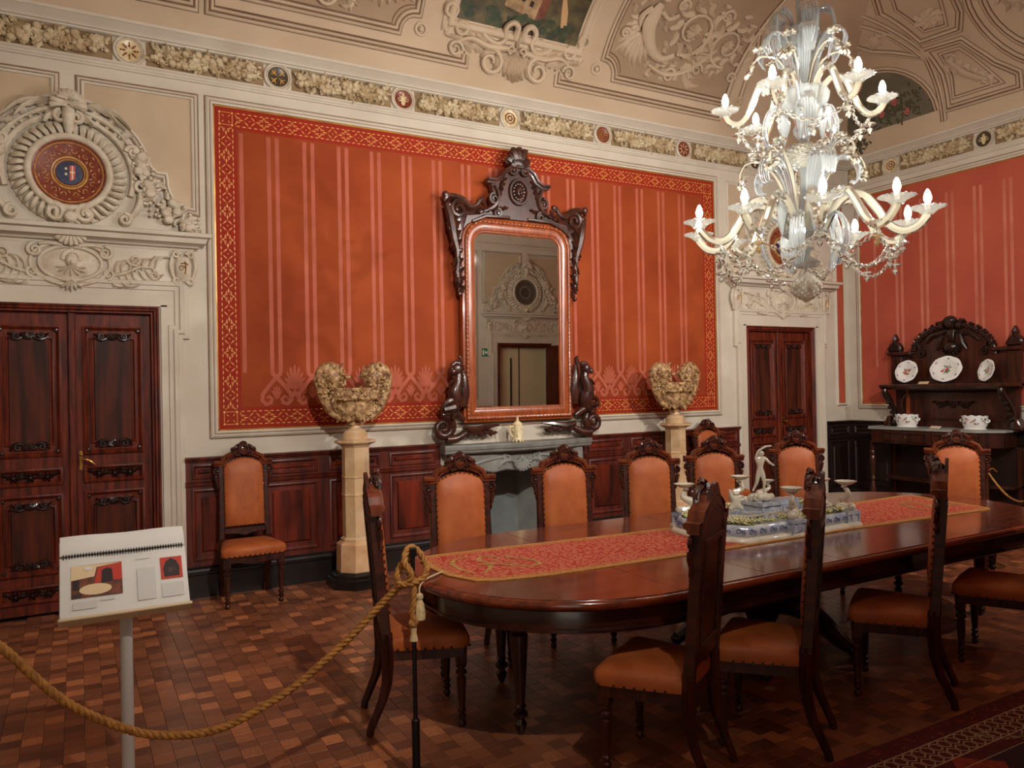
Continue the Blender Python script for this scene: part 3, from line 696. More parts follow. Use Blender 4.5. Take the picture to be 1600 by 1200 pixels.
tz = [(-5.08, .23), (-4.34, .21), (-4.33, .34), (-4.52, .52), (-4.66, .74), (-4.73, .88), (-5.10, .92), (-5.05, .6)]
rp(tz); cmould([(-5.0, .32), (-4.5, .31), (-4.60, .48), (-4.70, .66), (-4.78, .80), (-4.98, .82), (-4.96, .55)], True, 'coffer_panel', ce, M_RIGHT, None, [(-.02, 0), (-.012, .012), (0, .012), (.006, 0)])
tr = MB()
for i in range(6): tr.leaf((-4.95+.06*i, .74-.06*i), (-4.90+.06*i, .66-.07*i), .05, .03, .3, 3, None, .004); tr.leaf((-4.93+.055*i, .70-.055*i), (-4.98+.07*i, .60-.05*i), .05, .03, -.3, 3, None, .004)
tr.spiral((-4.9, .74), .06, .015, 1.3, 0, .016, .02); tr.tube([(-4.92, .72, .02), (-4.8, .52, .03), (-4.62, .38, .015)], [.02, .04, .012], 7)
for i in range(8): a = i*PI/4; tr.leaf((-4.88, 1.28), (-4.88+.16*cos(a), 1.28+.13*sin(a)), .06, .03, .2, 3, None, .004)
tr.build('leaf_relief', 'ceiling_relief', ce, cove_tf, 50, M_RIGHT)
rp([(-5.23, 1.60), (-5.10, 1.05), (-4.70, 1.02), (-4.60, 1.2), (-4.56, 1.42), (-4.52, 1.9), (-5.1, 1.9)]); cmould([(-5.08, 1.55), (-5.0, 1.15), (-4.78, 1.12), (-4.68, 1.42), (-4.66, 1.75), (-5.0, 1.75)], True, 'coffer_panel', ce, M_RIGHT, None, [(-.02, 0), (-.012, .012), (0, .012), (.006, 0)])
cmould(arcp(-3.68, 1.06, .82, 0, 360, 36)[:-1], True, 'round_coffer', ce, M_RIGHT); cmould(arcp(-3.68, 1.06, .68, 0, 360, 32)[:-1], True, 'round_coffer', ce, M_RIGHT)
cc = MB(); scrollwork(cc, (-4.05, 1.15), 1, .8); scrollwork(cc, (-3.4, 1.1), -1, .8); cc.build('round_relief', 'ceiling_relief', ce, cove_tf, 50, M_RIGHT)
rp([(-5.20, .90), (-5.34, 1.25), (-5.52, 1.55), (-5.78, 1.40), (-5.62, 1.18), (-5.42, 1.06)])
fc = MB().ball((-5.5, 1.30, .01), .07, (1, 1.2, .5)); 
for i in range(6): fc.leaf((-5.5, 1.3), (-5.5+.16*cos(i), 1.3+.12*sin(i)), .04, .02, .2, 2, None, .002)
fc.build('mask_relief', 'ceiling_relief', ce, cove_tf, 50, M_RIGHT)
cmould([(-5.16, .1), (-5.14, .9), (-5.45, 1.75), (-5.5, 2.2)], False, 'coffer_rib', ce, M_RIGHT)
cmould([(6.62, .30), (6.60, .9), (6.40, 1.2)], False, 'coffer_rib', ce, M_BACK)
# ================================================================== DOORS with stucco surrounds
def carved_cartouche(mb, x, y, s=1.0, up=1, z=.012):
    # small shell flanked by scrolls, as on the door panels
    mb.shell((x, y-up*.022*s), .055*s, PI/2-1.5 if up > 0 else -PI/2-1.5, PI/2+1.5 if up > 0 else -PI/2+1.5, 7, .022*s, None, z)
    for q in (-1, 1):
        mb.spiral((x+q*.085*s, y), .028*s, .006*s, 1.3, PI/2*up, .010*s, z+.008, 6, None, 1, -q*up); mb.leaf((x+q*.06*s, y-up*.01*s), (x+q*.15*s, y-up*.02*s), .022*s, .016*s, .15*q*up, 3, None, z)
        mb.tube([(x+q*.045*s, y+up*.02*s, z+.01), (x+q*.09*s, y+up*.034*s, z+.012), (x+q*.145*s, y+up*.012*s, z+.006)], [.010*s, .012*s, .006*s], 6)
def carved_strip(mb, x0, x1, y, h, z=.01):
    c = (x0+x1)/2; n = 3
    for i in range(n):
        x = x0+(x1-x0)*(i+.5)/n
        for k in range(6): a = k*PI/3+i; mb.leaf((x, y), (x+h*.42*cos(a), y+h*.42*sin(a)), h*.16, h*.2, 0, 2, None, z)
        mb.ball((x, y, z+.008), h*.14)
        for s in (-1, 1): mb.leaf((x+s*h*.3, y), (x+s*h*1.0, y+h*.25*(1 if (i+s) % 2 else -1)), h*.22, h*.16, .25*s, 3, None, z)
LMB = {}
def leaf_meshes():
    # one door leaf, width 0.505, local x from 0 (hinge) to .505 (meeting edge), local y up, z out
    w_ = .515; H = DH-.05
    b = MB().box(0, w_, .02, H, -.045, 0); LMB['board'] = b.mesh('door_leaf', 'door_wood', smooth=0)
    PRF = [(0, 0), (0, .016), (.012, .022), (.022, .012), (.03, .004), (.034, 0)]
    fr = MB(); pn = MB(); cv = MB()
    for (v0, v1) in ((1.16, 2.12), (.30, .885)):
        fr.rect(.055, w_-.055, v0, v1, PRF); a, c = .10, w_-.10; n = .035
        poly = [(a, v0+.05+n), (a+n, v0+.05+n), (a+n, v0+.05), (c-n, v0+.05), (c-n, v0+.05+n), (c, v0+.05+n), (c, v1-.05-n), (c-n, v1-.05-n), (c-n, v1-.05), (a+n, v1-.05), (a+n, v1-.05-n), (a, v1-.05-n)]
        fr.sweep(poly, [(0, 0), (0, .012), (.010, .016), (.02, .006), (.022, 0)], True); pn.prism([(a+.03, v0+.09), (c-.03, v0+.09), (c-.03, v1-.09), (a+.03, v1-.09)], 0, .010, .006)
        carved_cartouche(cv, w_/2, v1-.075, .86, -1); carved_cartouche(cv, w_/2, v0+.075, .86, 1)
        for x in (.085, w_-.085):
            for y in (v0+.035, v1-.035): cv.ball((x, y, .012), .016, (1, 1, .6), 8, 4)
    for (v0, v1) in ((.95, 1.075), (.10, .225)):
        fr.rect(.055, w_-.055, v0, v1, PRF); carved_strip(cv, .10, w_-.10, (v0+v1)/2, .085)
    LMB['frames'] = fr.mesh('leaf_moulding', 'door_wood'); LMB['panels'] = pn.mesh('leaf_panels', 'door_panel_wood'); LMB['carving'] = cv.mesh('leaf_carving', 'carved_black')
    LMB['astragal'] = MB().bbox(w_-.012, w_+.022, .02, H, -.01, .02, .006).mesh('astragal', 'door_wood')
    h = MB(); h.bbox(w_-.05, w_-.022, 1.045, 1.19, .0, .006, .003); h.tube([(w_-.036, 1.13, .0), (w_-.036, 1.13, .05)], .008, 8); h.tube([(w_-.036, 1.13, .05), (w_-.07, 1.125, .058), (w_-.10, 1.11, .055), (w_-.125, 1.085, .05)], [.010, .011, .010, .007], 8); h.ball((w_-.04, 1.16, .03), .012)
    LMB['handle'] = h.mesh('handle', 'brass')
leaf_meshes()
def door_leaf(par, M, handle):
    l = inst('door_leaf', LMB['board'], par, M)
    for n, k in (('leaf_moulding', 'frames'), ('leaf_panels', 'panels'), ('leaf_carving', 'carving')): inst(n, LMB[k], l)
    if handle: inst('handle', LMB['handle'], l)
    return l
def door_frame_mb():
    b = MB(); p = [(DW, 0), (DW, DH), (-DW, DH), (-DW, 0)]
    return b.sweep(p, [(0, -.1), (0, .012), (.012, .016), (.022, .006), (.034, .012), (.046, -.004), (.056, -.004), (.060, -.06), (.074, -.07)])
DFR = door_frame_mb().mesh('door_frame', 'door_wood')
# casing: stepped architrave with ears
def casing_mb():
    b = MB(); PR = [(0, -.02), (0, .02), (-.05, .024), (-.055, .034), (-.085, .038), (-.09, .05), (-.115, .056), (-.125, .04), (-.155, .034), (-.16, 0)]
    w_ = DW+.012; t = DH+.012; e = .045
    b.sweep([(w_, 0), (w_, 2.185), (w_+e, 2.185), (w_+e, t+.06), (-w_-e, t+.06), (-w_-e, 2.185), (-w_, 2.185), (-w_, 0)], [(o_, h) for o_, h in PR])
    b.box(-w_-e, w_+e, t-.012, t+.062, -.02, .02); b.box(w_, w_+e, 2.185, t, -.02, .02); b.box(-w_-e, -w_, 2.185, t, -.02, .02)
    return b
CAS = casing_mb().mesh('casing', 'stucco')
def make_door(name, M, label, handle=True):
    d = thing(name, label, 'door', M, None, 'structure')
    inst('door_frame', DFR, d); inst('casing', CAS, d)
    MB().box(-DW-.1, DW+.1, 0, DH+.1, -.36, -.33).build('back_board', 'door_panel_wood', d, smooth=0)
    door_leaf(d, T(-DW+.062, 0, -.06), False); l = door_leaf(d, T(DW-.062, 0, -.06) @ S(-1, 1, 1), handle)
    MB().bbox(-.026, .026, .02, DH-.05, -.06, -.035, .008).build('astragal', 'door_wood', d)
    return d
make_door('door_1', M_BACK @ T(D1, 0, 0), 'dark carved double door beside the book stand, under the large stucco pediment')
make_door('door_2', M_BACK @ T(D2, 0, 0), 'dark carved double door in the corner behind the chandelier')
# door 3: in the wall opposite the mirror, cream fire door plus one opened dark leaf
d3 = thing('door_3', 'doorway seen in the mirror with cream fire doors and black push bar', 'door', M_FRONT @ T(-D2, 0, 0), None, 'structure')
inst('door_frame', DFR, d3); inst('casing', CAS, d3)
MB().bbox(-DW, DW, 0, DH, -.26, -.22, .004).build('fire_door', 'cream_door', d3)
MB().box(-.012, .012, 0, DH, -.222, -.216).bbox(-DW, -.02, 1.0, 1.05, -.22, -.16, .01).box(.18, .2, .2, 2.0, -.222, -.19).build('push_bar', 'black_metal', d3)
door_leaf(d3, T(-DW+.04, 0, -.02) @ RY(rad(-82)), False)
ex = thing('exit_sign', 'small green emergency exit sign beside the doorway reflected in the mirror', 'sign', M_FRONT @ T(-6.60, 2.02, 0))
MB().bbox(-.075, .075, 0, .15, 0, .01, .002).build('sign_board', 'exit_green', ex)
MB().add([(-.055, .06, .011), (-.005, .06, .011), (-.005, .035, .011), (.02, .075, .011), (-.005, .115, .011), (-.005, .09, .011), (-.055, .09, .011)], [tuple(range(7))]).quad(.03, .065, .03, .12, .011).build('sign_arrow', 'exit_white', ex, smooth=0)

# ---- stucco overdoor: architrave frieze, cornice, wreathed plate
def overdoor():
    t = thing('overdoor_ornament', '', 'pediment')
    c = MB(); pr = [(2.705, .0), (2.712, .035), (2.728, .04), (2.735, .07), (2.752, .078), (2.765, .12), (2.80, .13), (2.81, .155), (2.838, .16), (2.846, .13), (2.852, 0)]
    c.sweep([(-.80, 0), (-.80, -.0001), (.80, -.0001), (.80, 0)], [(0, 0)]) if False else None
    rows = []
    for (u, k) in ((-.80, 0), (-.80, 1), (.80, 1), (.80, 0)): rows.append([((u+(h if u > 0 else -h)), v, (h if k else 0)) for v, h in pr])
    c.grid(rows); c.build('cornice', 'stucco', t, smooth=50)
    MB().bbox(-.79, .79, 2.44, 2.715, 0, .03, .003).build('frieze_block', 'stucco', t)
    # frieze relief: oval cartouche with a face, rinceaux, end shields
    f = MB(); z = .03; cy = 2.57
    f.prism(arcp(0, cy, .19, 0, 360, 24, .58)[:-1], z, z+.012, .006); f.ring((0, cy), .20, .016, 28, 6, None, z+.014, .62); f.ring((0, cy), .255, .014, 28, 6, None, z+.01, .62)
    f.ball((.005, cy+.02, z+.015), .05, (.9, 1.15, .6)); f.ball((.005, cy+.005, z+.04), .014, (.8, 1.3, 1))
    for i in range(9): a = PI*(.0+i/8); f.ball((.005+.055*cos(a), cy+.035+.055*sin(a), z+.015), .02, (1, 1, .7), 7, 4)
    for i in range(7): f.leaf((0, cy-.03), (.10*cos(PI+PI*i/6), cy-.03+.07*sin(PI+PI*i/6)), .018, .02, 0, 2, None, z+.01)
    for s in (-1, 1):
        f.spiral((s*.225, cy+.085), .05, .012, 1.4, PI/2, .016, z+.02, 6, None, 1, -s); f.spiral((s*.24, cy-.07), .04, .01, 1.3, -PI/2, .014, z+.016, 6, None, 1, s)
        f.tube([(s*.05, cy+.13, z+.02), (s*.14, cy+.14, z+.025), (s*.2, cy+.13, z+.02)], [.02, .016, .012], 6)
        f.tube([(s*.26, cy-.08, z+.006), (s*.36, cy-.05, z+.012), (s*.46, cy+.0, z+.012), (s*.57, cy-.01, z+.006)], [.012, .014, .012, .006], 6)
        for i in range(14):
            t_ = i/13; x = s*(.26+.30*t_); y = cy-.08+.08*t_; k = 1 if i % 2 else -1
            f.leaf((x, y), (x+s*(.09+.03*(i % 3)), y+k*(.10-.04*t_)+.02), .022, .022, .3*s*k, 3, None, z)
        f.spiral((s*.42, cy+.05), .05, .01, 1.3, PI, .012, z+.012, 6, None, 1, s); f.spiral((s*.55, cy-.06), .04, .01, 1.3, PI/2, .011, z+.012, 6, None, 1, -s)
        f.shell((0, cy+.115), .05, PI*.1, PI*.9, 5, .02, None, z+.01)
    for i in range(5): f.leaf((0, cy-.12), ((i-2)*.035, cy-.21+.015*abs(i-2)), .016, .02, 0, 2, None, z+.012)
    f.build('frieze_relief', 'stucco_relief', t, smooth=50)
    for s in (-1, 1):
        h = MB(); x = s*.76
        h.prism([(x-.055, 2.50), (x, 2.46), (x+.055, 2.50), (x+.06, 2.6), (x+.045, 2.67), (x-.045, 2.67), (x-.06, 2.6)], .02, .06, .014)
        h.spiral((x-.05, 2.68), .03, .008, 1.3, 0, .012, .05, 6); h.spiral((x+.05, 2.68), .03, .008, 1.3, PI, .012, .05, 6, None, 1, -1); h.spiral((x-.05, 2.48), .03, .008, 1.3, 0, .012, .045, 6, None, 1, -1); h.spiral((x+.05, 2.48), .03, .008, 1.3, PI, .012, .045, 6)
        h.tube([(x-.075, 2.68, .04), (x-.09, 2.58, .045), (x-.06, 2.48, .04)], [.012, .018, .012], 6); h.tube([(x+.075, 2.68, .04), (x+.09, 2.58, .045), (x+.06, 2.48, .04)], [.012, .018, .012], 6)
        sh = h.build('shield', 'stucco_relief', t, smooth=50)
        g = MB(); g.spiral((x-.012, 2.575), .024, .006, 1.4, 0, .004, .063, 4); g.tube([(x+.012, 2.53, .063), (x+.018, 2.58, .064), (x+.012, 2.63, .063)], .004, 4); g.tube([(x-.02, 2.61, .063), (x+.02, 2.615, .063), (x+.032, 2.60, .063)], .004, 4); g.build('monogram', 'gold_line', sh)
    # wreathed plate
    m = MB(); cy = 3.235
    m.ring((0, cy), .262, .026, 40, 8, None, .05)
    n = 40
    for i in range(n):
        a = 2*PI*i/n
        if abs((a-1.5*PI+PI) % (2*PI)-PI) < .28: continue
        m.tube([((.285)*cos(a), cy+.285*sin(a), .04), ((.315)*cos(a+.03), cy+.315*sin(a+.03), .062), ((.35)*cos(a+.06), cy+.35*sin(a+.06), .045), (.372*cos(a+.07), cy+.372*sin(a+.07), .01)], [.015, .021, .021, .016], 5)
    m.lathe([(.235, .0), (.25, .05), (.29, .04), (.30, .02), (.38, .015), (.385, 0)], 40, T(0, cy, 0), False)
    m.tube([(.42*cos(rad(a)), cy+.42*sin(rad(a)), .02) for a in range(-18, 200, 8)], .022, 6); 
    for a in list(range(20, 78, 9))+list(range(104, 170, 9)): m.tube([(.40*cos(rad(a)), cy+.40*sin(rad(a)), .02), (.455*cos(rad(a)), cy+.455*sin(rad(a)), .02)], .014, 5)
    m.tube([(.47*cos(rad(a)), cy+.47*sin(rad(a)), .03) for a in range(8, 173, 7)], [.016+.008*sin(i) for i in range(24)], 6)
    for s in (-1, 1):
        m.spiral((s*.10, cy-.30), .065, .015, 1.4, PI/2, .022, .06, 6, None, 1, s); m.spiral((s*.42, cy+.20), .05, .012, 1.3, PI, .018, .05, 6, None, 1, -s)
        m.spiral((s*.47, cy-.06), .05, .012, 1.3, 0 if s > 0 else PI, .02, .04, 6, None, 1, s); m.spiral((s*.36, cy-.31), .045, .01, 1.4, PI/2, .02, .04, 6, None, 1, -s)
        m.tube([(s*.47, cy-.10, .03), (s*.46, cy-.2, .04), (s*.40, cy-.29, .03)], [.02, .03, .018], 6)
        for i in range(5): a = rad(90-s*(18+i*14)); m.leaf((.45*cos(a), cy+.45*sin(a)), (.54*cos(a-s*.12), cy+.54*sin(a-s*.12)), .035, .025, .2*s, 3, None, .01)
        for i in range(4): m.leaf((s*.10, cy+.50), (s*(.2+.07*i), cy+.47-.05*i+(.05 if i % 2 else 0)), .03, .03, .2*s, 3, None, .03)
    m.build('plate_surround', 'stucco_relief', t, smooth=50)
    s_ = MB(); s_.shell((0, cy+.47), .115, -.25, PI+.25, 9, .06, None, .06); s_.shell((0, cy+.50), .075, .1, PI-.1, 7, .05, None, .10)
    for q in (-1, 1): s_.spiral((q*.05, cy+.40), .045, .012, 1.4, PI/2, .02, .07, 6, None, 1, -q); s_.leaf((q*.06, cy+.42), (q*.16, cy+.35), .04, .03, .2*q, 3, None, .05)
    s_.tube([(0, cy+.46, .05), (0, cy+.40, .08), (0, cy+.33, .07), (0, cy+.28, .05)], [.05, .045, .035, .02], 8)
    s_.build('crowning_shell', 'stucco_relief', t, smooth=50)
    k = MB(); k.ball((0, cy-.33, .07), .05, (1, 1, .8)); k.shell((0, cy-.42), .12, -PI+.5, -.5, 7, .04, None, .05)
    for i in range(9): a = 2*PI*i/9; k.leaf((0, cy-.33), (.085*cos(a), cy-.33+.085*sin(a)), .03, .03, 0, 2, None, .04)
    for i in range(5): k.leaf((0, cy-.37), ((i-2)*.05, cy-.51+.02*abs(i-2)), .026, .035, 0, 3, None, .05)
    k.build('keystone_mask', 'stucco_relief', t, smooth=50)
    rg = random.Random(5)
    for s in (-1, 1):
        g = MB(); fruits(g, [(s*.45, cy+.20), (s*.47, cy+.08), (s*.52, cy-.05), (s*.62, cy-.16), (s*.74, cy-.27), (s*.88, cy-.345)], lambda t_: .055+.05*sin(PI*t_), 84, .042, rg, .85, .42, None, .03)
        g.build('fruit_garland', 'stucco_relief', t, smooth=50)
    d = MB().lathe([(.002, .015), (.09, .018), (.10, .024), (.21, .04), (.236, .052), (.24, .03)], 40, T(0, cy, 0), False).build('majolica_plate', 'enamel_red', t)
    q = MB().ring((0, cy), .115, .008, 32, 5, None, .026); q.ring((0, cy), .098, .004, 32, 4, None, .026); q.ring((0, cy), .218, .005, 36, 4, None, .044)
    for i in range(14):
        a = 2*PI*i/14; r_ = .165; q.spiral((r_*cos(a), cy+r_*sin(a)), .024, .006, 1.2, a, .0028, .034, 4, None, .4, 1 if i % 2 else -1); q.dart(.195*cos(a+.2), cy+.195*sin(a+.2), .03, .009, a+PI/2, .041); q.dart(.14*cos(a+.2), cy+.14*sin(a+.2), .03, .008, a+.8, .032)
    q.build('scroll_pattern', 'enamel_gold', d)
    MB().disc((0, cy), .086, .0225, 28).build('navy_centre', 'enamel_navy', d, smooth=0)
    MB().add([(.0, cy-.06, .024), (.035, cy-.04, .024), (.038, cy+.055, .024), (.0, cy+.055, .024)], [(0, 1, 2, 3)]).build('red_shield_half', 'paint_red', d, smooth=0)
    MB().quad(.014, .023, cy-.05, cy+.055, .025).quad(.002, .036, cy+.0, cy+.01, .025).disc((-.022, cy+.03), .010, .025, 6).disc((-.022, cy-.01), .010, .025, 6).build('shield_charges', 'enamel_cream', d, smooth=0)
    return t
od = overdoor(); od.matrix_world = M_BACK @ T(D1+.005, 0, .004); od['label'] = 'white stucco pediment with wreathed red plate above the door by the book stand'
copy_tree(od, None, M_BACK @ T(D2, 0, 0), 'white stucco pediment over the corner door, half hidden by the chandelier')
o3 = copy_tree(od, None, M_FRONT @ T(-D2, 0, 0), 'white stucco pediment with a dark plate, seen only in the mirror')
for c in o3.children:
    if c.name.startswith('majolica'):
        c.data = c.data.copy(); c.data.materials[0] = MATS['enamel_dark']
        for q in c.children:
            q.data = q.data.copy(); q.data.materials[0] = MATS['stone_grey' if 'pattern' in q.name else 'enamel_dark']
# ---- spandrel panels beside the pediments
SP = [(0, 0), (0, .016), (-.012, .022), (-.022, .012), (-.036, .018), (-.044, .006), (-.048, 0)]
def spandrels(par, uc, both=True):
    for s in ((1, -1) if both else (1,)):
        pth = [(.105, 3.92), (.105, 3.80)] + [(.57*cos(rad(a)), 3.24+.57*sin(rad(a))) for a in range(76, -1, -8)][:9] + [(.60, 3.32), (.665, 3.32), (.675, 3.27)] + [(.845-.17*cos(rad(a)), 3.25-.19*sin(rad(a))) for a in range(10, 91, 16)] + [(.845, 3.07), (.845, 3.92)]
        pth = [(uc+s*x, y) for x, y in pth]
        sm = MB().sweep(pth, SP if s > 0 else [(-a, c) for a, c in SP], True).build('spandrel_moulding', 'stucco', par); k_ = 1 if s > 0 else -1; MB().sweep(pth, [(-.047*k_, .001), (-.047*k_, .0045), (-.056*k_, .0045), (-.056*k_, .001)], True).sweep(pth, [(-.02*k_, .013), (-.02*k_, .016), (-.026*k_, .016), (-.026*k_, .013)], True).build('groove', 'groove_line', sm, smooth=0); MB().add([(x, y, .003) for x, y in pth], [tuple(range(len(pth)))]).build('spandrel_field', 'stucco_panel', par, smooth=0)
spandrels(wb, D1); spandrels(wf, -D2)
# right door: plain field behind the chandelier
MB().rect(6.60, 6.86, 3.0, 3.90, SP).build('spandrel_moulding', 'stucco', wb); MB().quad(6.60, 6.86, 3.0, 3.9, .003).build('spandrel_field', 'stucco_panel', wb, smooth=0)
# ---- wainscot
def wainscot(name, M, u0, u1, n, label, dark=False, out=.0):
    o = thing(name, label, 'wainscot', M, None, 'structure')
    a, p_, k = ('wainscot_dark', 'wainscot_dark', 'base_black') if dark else ('wainscot_wood', 'wainscot_panel_wood', 'base_black')
    MB().box(u0, u1, 0, 1.08, .0, .03).build('backing', a, o, smooth=0)
    rows = lambda pr: [[(u, v, h) for v, h in pr] for u in (u0, u1)]
    MB().grid(rows([(1.06, .03), (1.062, .045), (1.075, .05), (1.08, .062), (1.094, .064), (1.098, .05), (1.098, 0)])).build('cap_rail', a, o)
    MB().grid(rows([(.868, .03), (.87, .045), (.884, .05), (.892, .04), (.902, .046), (.908, .03)])).build('middle_rail', a, o)
    MB().grid(rows([(0, .055), (.175, .055), (.185, .07), (.20, .072), (.205, .06), (.222, .056), (.228, .04), (.24, .03)])).build('plinth', k, o)
    w_ = (u1-u0)/n
    PR = [(0, .03), (0, .042), (.010, .046), (.02, .038), (.028, .032)]
    for i in range(n):
        x0, x1 = u0+i*w_+.05, u0+(i+1)*w_-.05
        for (v0, v1) in ((.925, 1.04), (.285, .845)):
            p = MB().rect(x0, x1, v0, v1, PR).build('panel_moulding', a, o); d = .06 if v1 < .9 else .035
            MB().prism([(x0+d, v0+d), (x1-d, v0+d), (x1-d, v1-d), (x0+d, v1-d)], .025, .042, .016).build('raised_panel', p_, p)
    return o
wainscot('trim_4', M_BACK, D1+DW+.165, FC-.80, 4, 'mahogany wainscot between the left door and the fireplace')
wainscot('trim_5', M_BACK, FC+.80, D2-DW-.165, 4, 'mahogany wainscot between the fireplace and the corner door')
wainscot('trim_6', M_BACK, D2+DW+.17, WR-.03, 1, 'short dark wainscot in the corner beside the sideboard', True)
wainscot('trim_7', M_RIGHT, -WB+.03, -WF-.1, 10, 'dark wainscot behind the sideboard', True)
wainscot('trim_8', M_FRONT, -D2+DW+.165, -1.0, 9, 'mahogany wainscot seen in the mirror')
# ================================================================== DINING CHAIRS
def chair_proto():
    t = thing('dining_chair', '', 'chair')
    tl = math.atan2(.048, .6); s, c = sin(tl), cos(tl)
    MBK = Matrix(((-1, 0, 0, 0), (0, -s, c, -.195), (0, c, s, .45), (0, 0, 0, 1)))
    # seat cushion, apron and legs
    out = [(-.170, -.185), (.170, -.185), (.190, -.10), (.226, .10), (.232, .165), (.215, .188), (0, .197), (-.215, .188), (-.232, .165), (-.226, .10), (-.190, -.10)]
    def ringz(k, z, ins=0): return [(x*(1-ins), (y-.0)*(1-ins), z) for x, y in out]
    b = MB(); rows = [ringz(0, .383), ringz(0, .40, -.012), ringz(0, .425, -.02), ringz(0, .442, .01), ringz(0, .456, .10), ringz(0, .464, .3), ringz(0, .468, .7)]
    o_ = len(b.v); b.grid(rows, None, True); n = len(out); b.f.append(tuple(6*n+j for j in range(n)))
    seat = b.build('seat', 'leather', t, smooth=60)
    nb = MB()
    per = out[1:8]
    per = [out[i] for i in range(1, 11)]
    pts = dense(per, .034)
    for x, y in pts: nb.ball((x*1.012, y*1.012, .388), .0070, (1, 1, 1), 5, 4)
    nb.build('seat_nails', 'brass_nail', seat)['kind'] = 'stuff'
    fr = MB(); P0 = [(-.165, -.19), (.165, -.19), (.224, .16), (.205, .18), (-.205, .18), (-.224, .16)]
    fr.prism(P0, .335, .384)
    # shaped front apron
    fr.add([(x, .182, z) for x, z in [(-.19, .345), (-.12, .345), (-.09, .33), (-.04, .325), (0, .312), (.04, .325), (.09, .33), (.12, .345), (.19, .345), (.19, .36), (-.19, .36)]] + [(x, .168, z) for x, z in [(-.19, .345), (-.12, .345), (-.09, .33), (-.04, .325), (0, .312), (.04, .325), (.09, .33), (.12, .345), (.19, .345), (.19, .36), (-.19, .36)]], [tuple(range(10, -1, -1)), tuple(range(11, 22))]+[(i, (i+1) % 11, (i+1) % 11+11, i+11) for i in range(11)])
    fr.build('seat_frame', 'chair_wood', t)
    LP = [(.012, 0), (.017, .006), (.020, .016), (.016, .026), (.011, .034), (.020, .044), (.022, .054), (.013, .062), (.013, .068), (.021, .076), (.021, .082), (.014, .09), (.019, .14), (.022, .20), (.023, .232), (.016, .238), (.016, .244), (.027, .254), (.027, .264), (.017, .272), (.017, .277), (.026, .286), (.026, .292), (.018, .298), (.018, .30)]
    for sx in (-1, 1):
        MB().lathe(LP, 12, T(sx*.195, .152)).box(sx*.195-.024, sx*.195+.024, .128, .176, .30, .372).build('front_leg', 'chair_wood', t)
        pts = [(sx*.176, -.195, .47), (sx*.176, -.192, .40), (sx*.174, -.190, .32), (sx*.172, -.195, .24), (sx*.170, -.215, .16), (sx*.167, -.25, .08), (sx*.165, -.272, .03), (sx*.164, -.276, .0)]
        MB().tube(pts, [.028, .03, .028, .025, .022, .019, .018, .018], 4, None).build('rear_leg', 'chair_wood', t, smooth=30)
    # back
    for sx in (-1, 1):
        b = MB(); b.prism([(sx*.158, 0), (sx*.196, 0), (sx*.192, .12), (sx*.186, .42), (sx*.192, .585), (sx*.150, .585), (sx*.150, .10)], -.022, .022, .005); b.build('stile', 'chair_wood', t, M=MBK)
        v = MB(); x = sx*.196; v.spiral((x, .535), .026, .006, 1.35, PI/2, .011, .018, 6, None, 1, -sx); v.ball((x, .535, .02), .012); v.tube([(x+sx*.012, .505, .016), (x+sx*.004, .47, .02), (x-sx*.006, .43, .012), (x-sx*.004, .40, .006)], [.014, .012, .009, .004], 6); v.leaf((x, .50), (x-sx*.006, .40), .018, .014, 0, 3, None, .01)
        v.build('scroll_bracket', 'chair_carving', t, M=MBK)
    MB().prism([(-.155, .045), (-.06, .04), (0, .022), (.06, .04), (.155, .045), (.155, .09), (-.155, .09)], -.018, .02, .005).build('bottom_rail', 'chair_wood', t, M=MBK)
    arch = [(.150, .555)] + [(x, .56+.075*(cos(PI*x/.26)*.5+.5)*1.05) for x in (.132, .11, .09, .06, .03, 0, -.03, -.06, -.09, -.11, -.132)] + [(-.150, .555)]
    lo = [(-.150, .10), (.150, .10)] + arch
    b = MB(); cx, cy = 0, .34
    rows = [[(x, y, .0) for x, y in lo], [(x, y, .022) for x, y in lo], [(cx+(x-cx)*.93, cy+(y-cy)*.95, .034) for x, y in lo], [(cx+(x-cx)*.6, cy+(y-cy)*.6, .043) for x, y in lo], [(cx+(x-cx)*.2, cy+(y-cy)*.2, .046) for x, y in lo]]
    b.grid(rows, None, True); n = len(lo); b.f.append(tuple(4*n+j for j in range(n)))
    bk = b.build('backrest', 'leather', t, smooth=60, M=MBK)
    nb = MB()
    for x, y in dense(lo, .033, True): nb.ball((x*.985, .34+(y-.34)*.985, .027), .0074, (1, 1, 1), 5, 4)
    nb.build('back_nails', 'brass_nail', bk)['kind'] = 'stuff'
    # rear board with its dark sunk panel, silhouette rising to the crest
    sil = [(-.155, .06), (.155, .06), (.155, .56), (.20, .575), (.20, .60), (.15, .612), (.12, .65), (.095, .672), (.075, .70), (.05, .725), (.03, .748), (0, .756), (-.03, .748), (-.05, .725), (-.075, .70), (-.095, .672), (-.12, .65), (-.15, .612), (-.20, .60), (-.20, .575), (-.155, .56)]
    MB().prism(sil, -.016, .0).build('back_board', 'chair_wood', t, M=MBK)
    MB().rect(-.115, .115, .12, .52, [(0, -.017), (0, -.026), (-.02, -.026), (-.02, -.017)]).build('rear_panel_frame', 'chair_wood', t, M=MBK)
    # moulded cornice and pierced crest
    top = [(-.222, .577), (-.142, .577)] + [(x, .580+.080*(cos(PI*x/.25)*.5+.5)*1.05) for x in (-.122, -.105, -.085, -.06, -.03, 0, .03, .06, .085, .105, .122)] + [(.142, .577), (.222, .577)]
    MB().sweep(top, [(0, -.018), (-.006, .018), (-.002, .030), (.010, .033), (.015, .045), (.030, .052), (.036, .046), (.040, .030), (.042, -.018)]).build('cornice', 'chair_wood_light', t, M=MBK)
    cv = MB(); z = .022
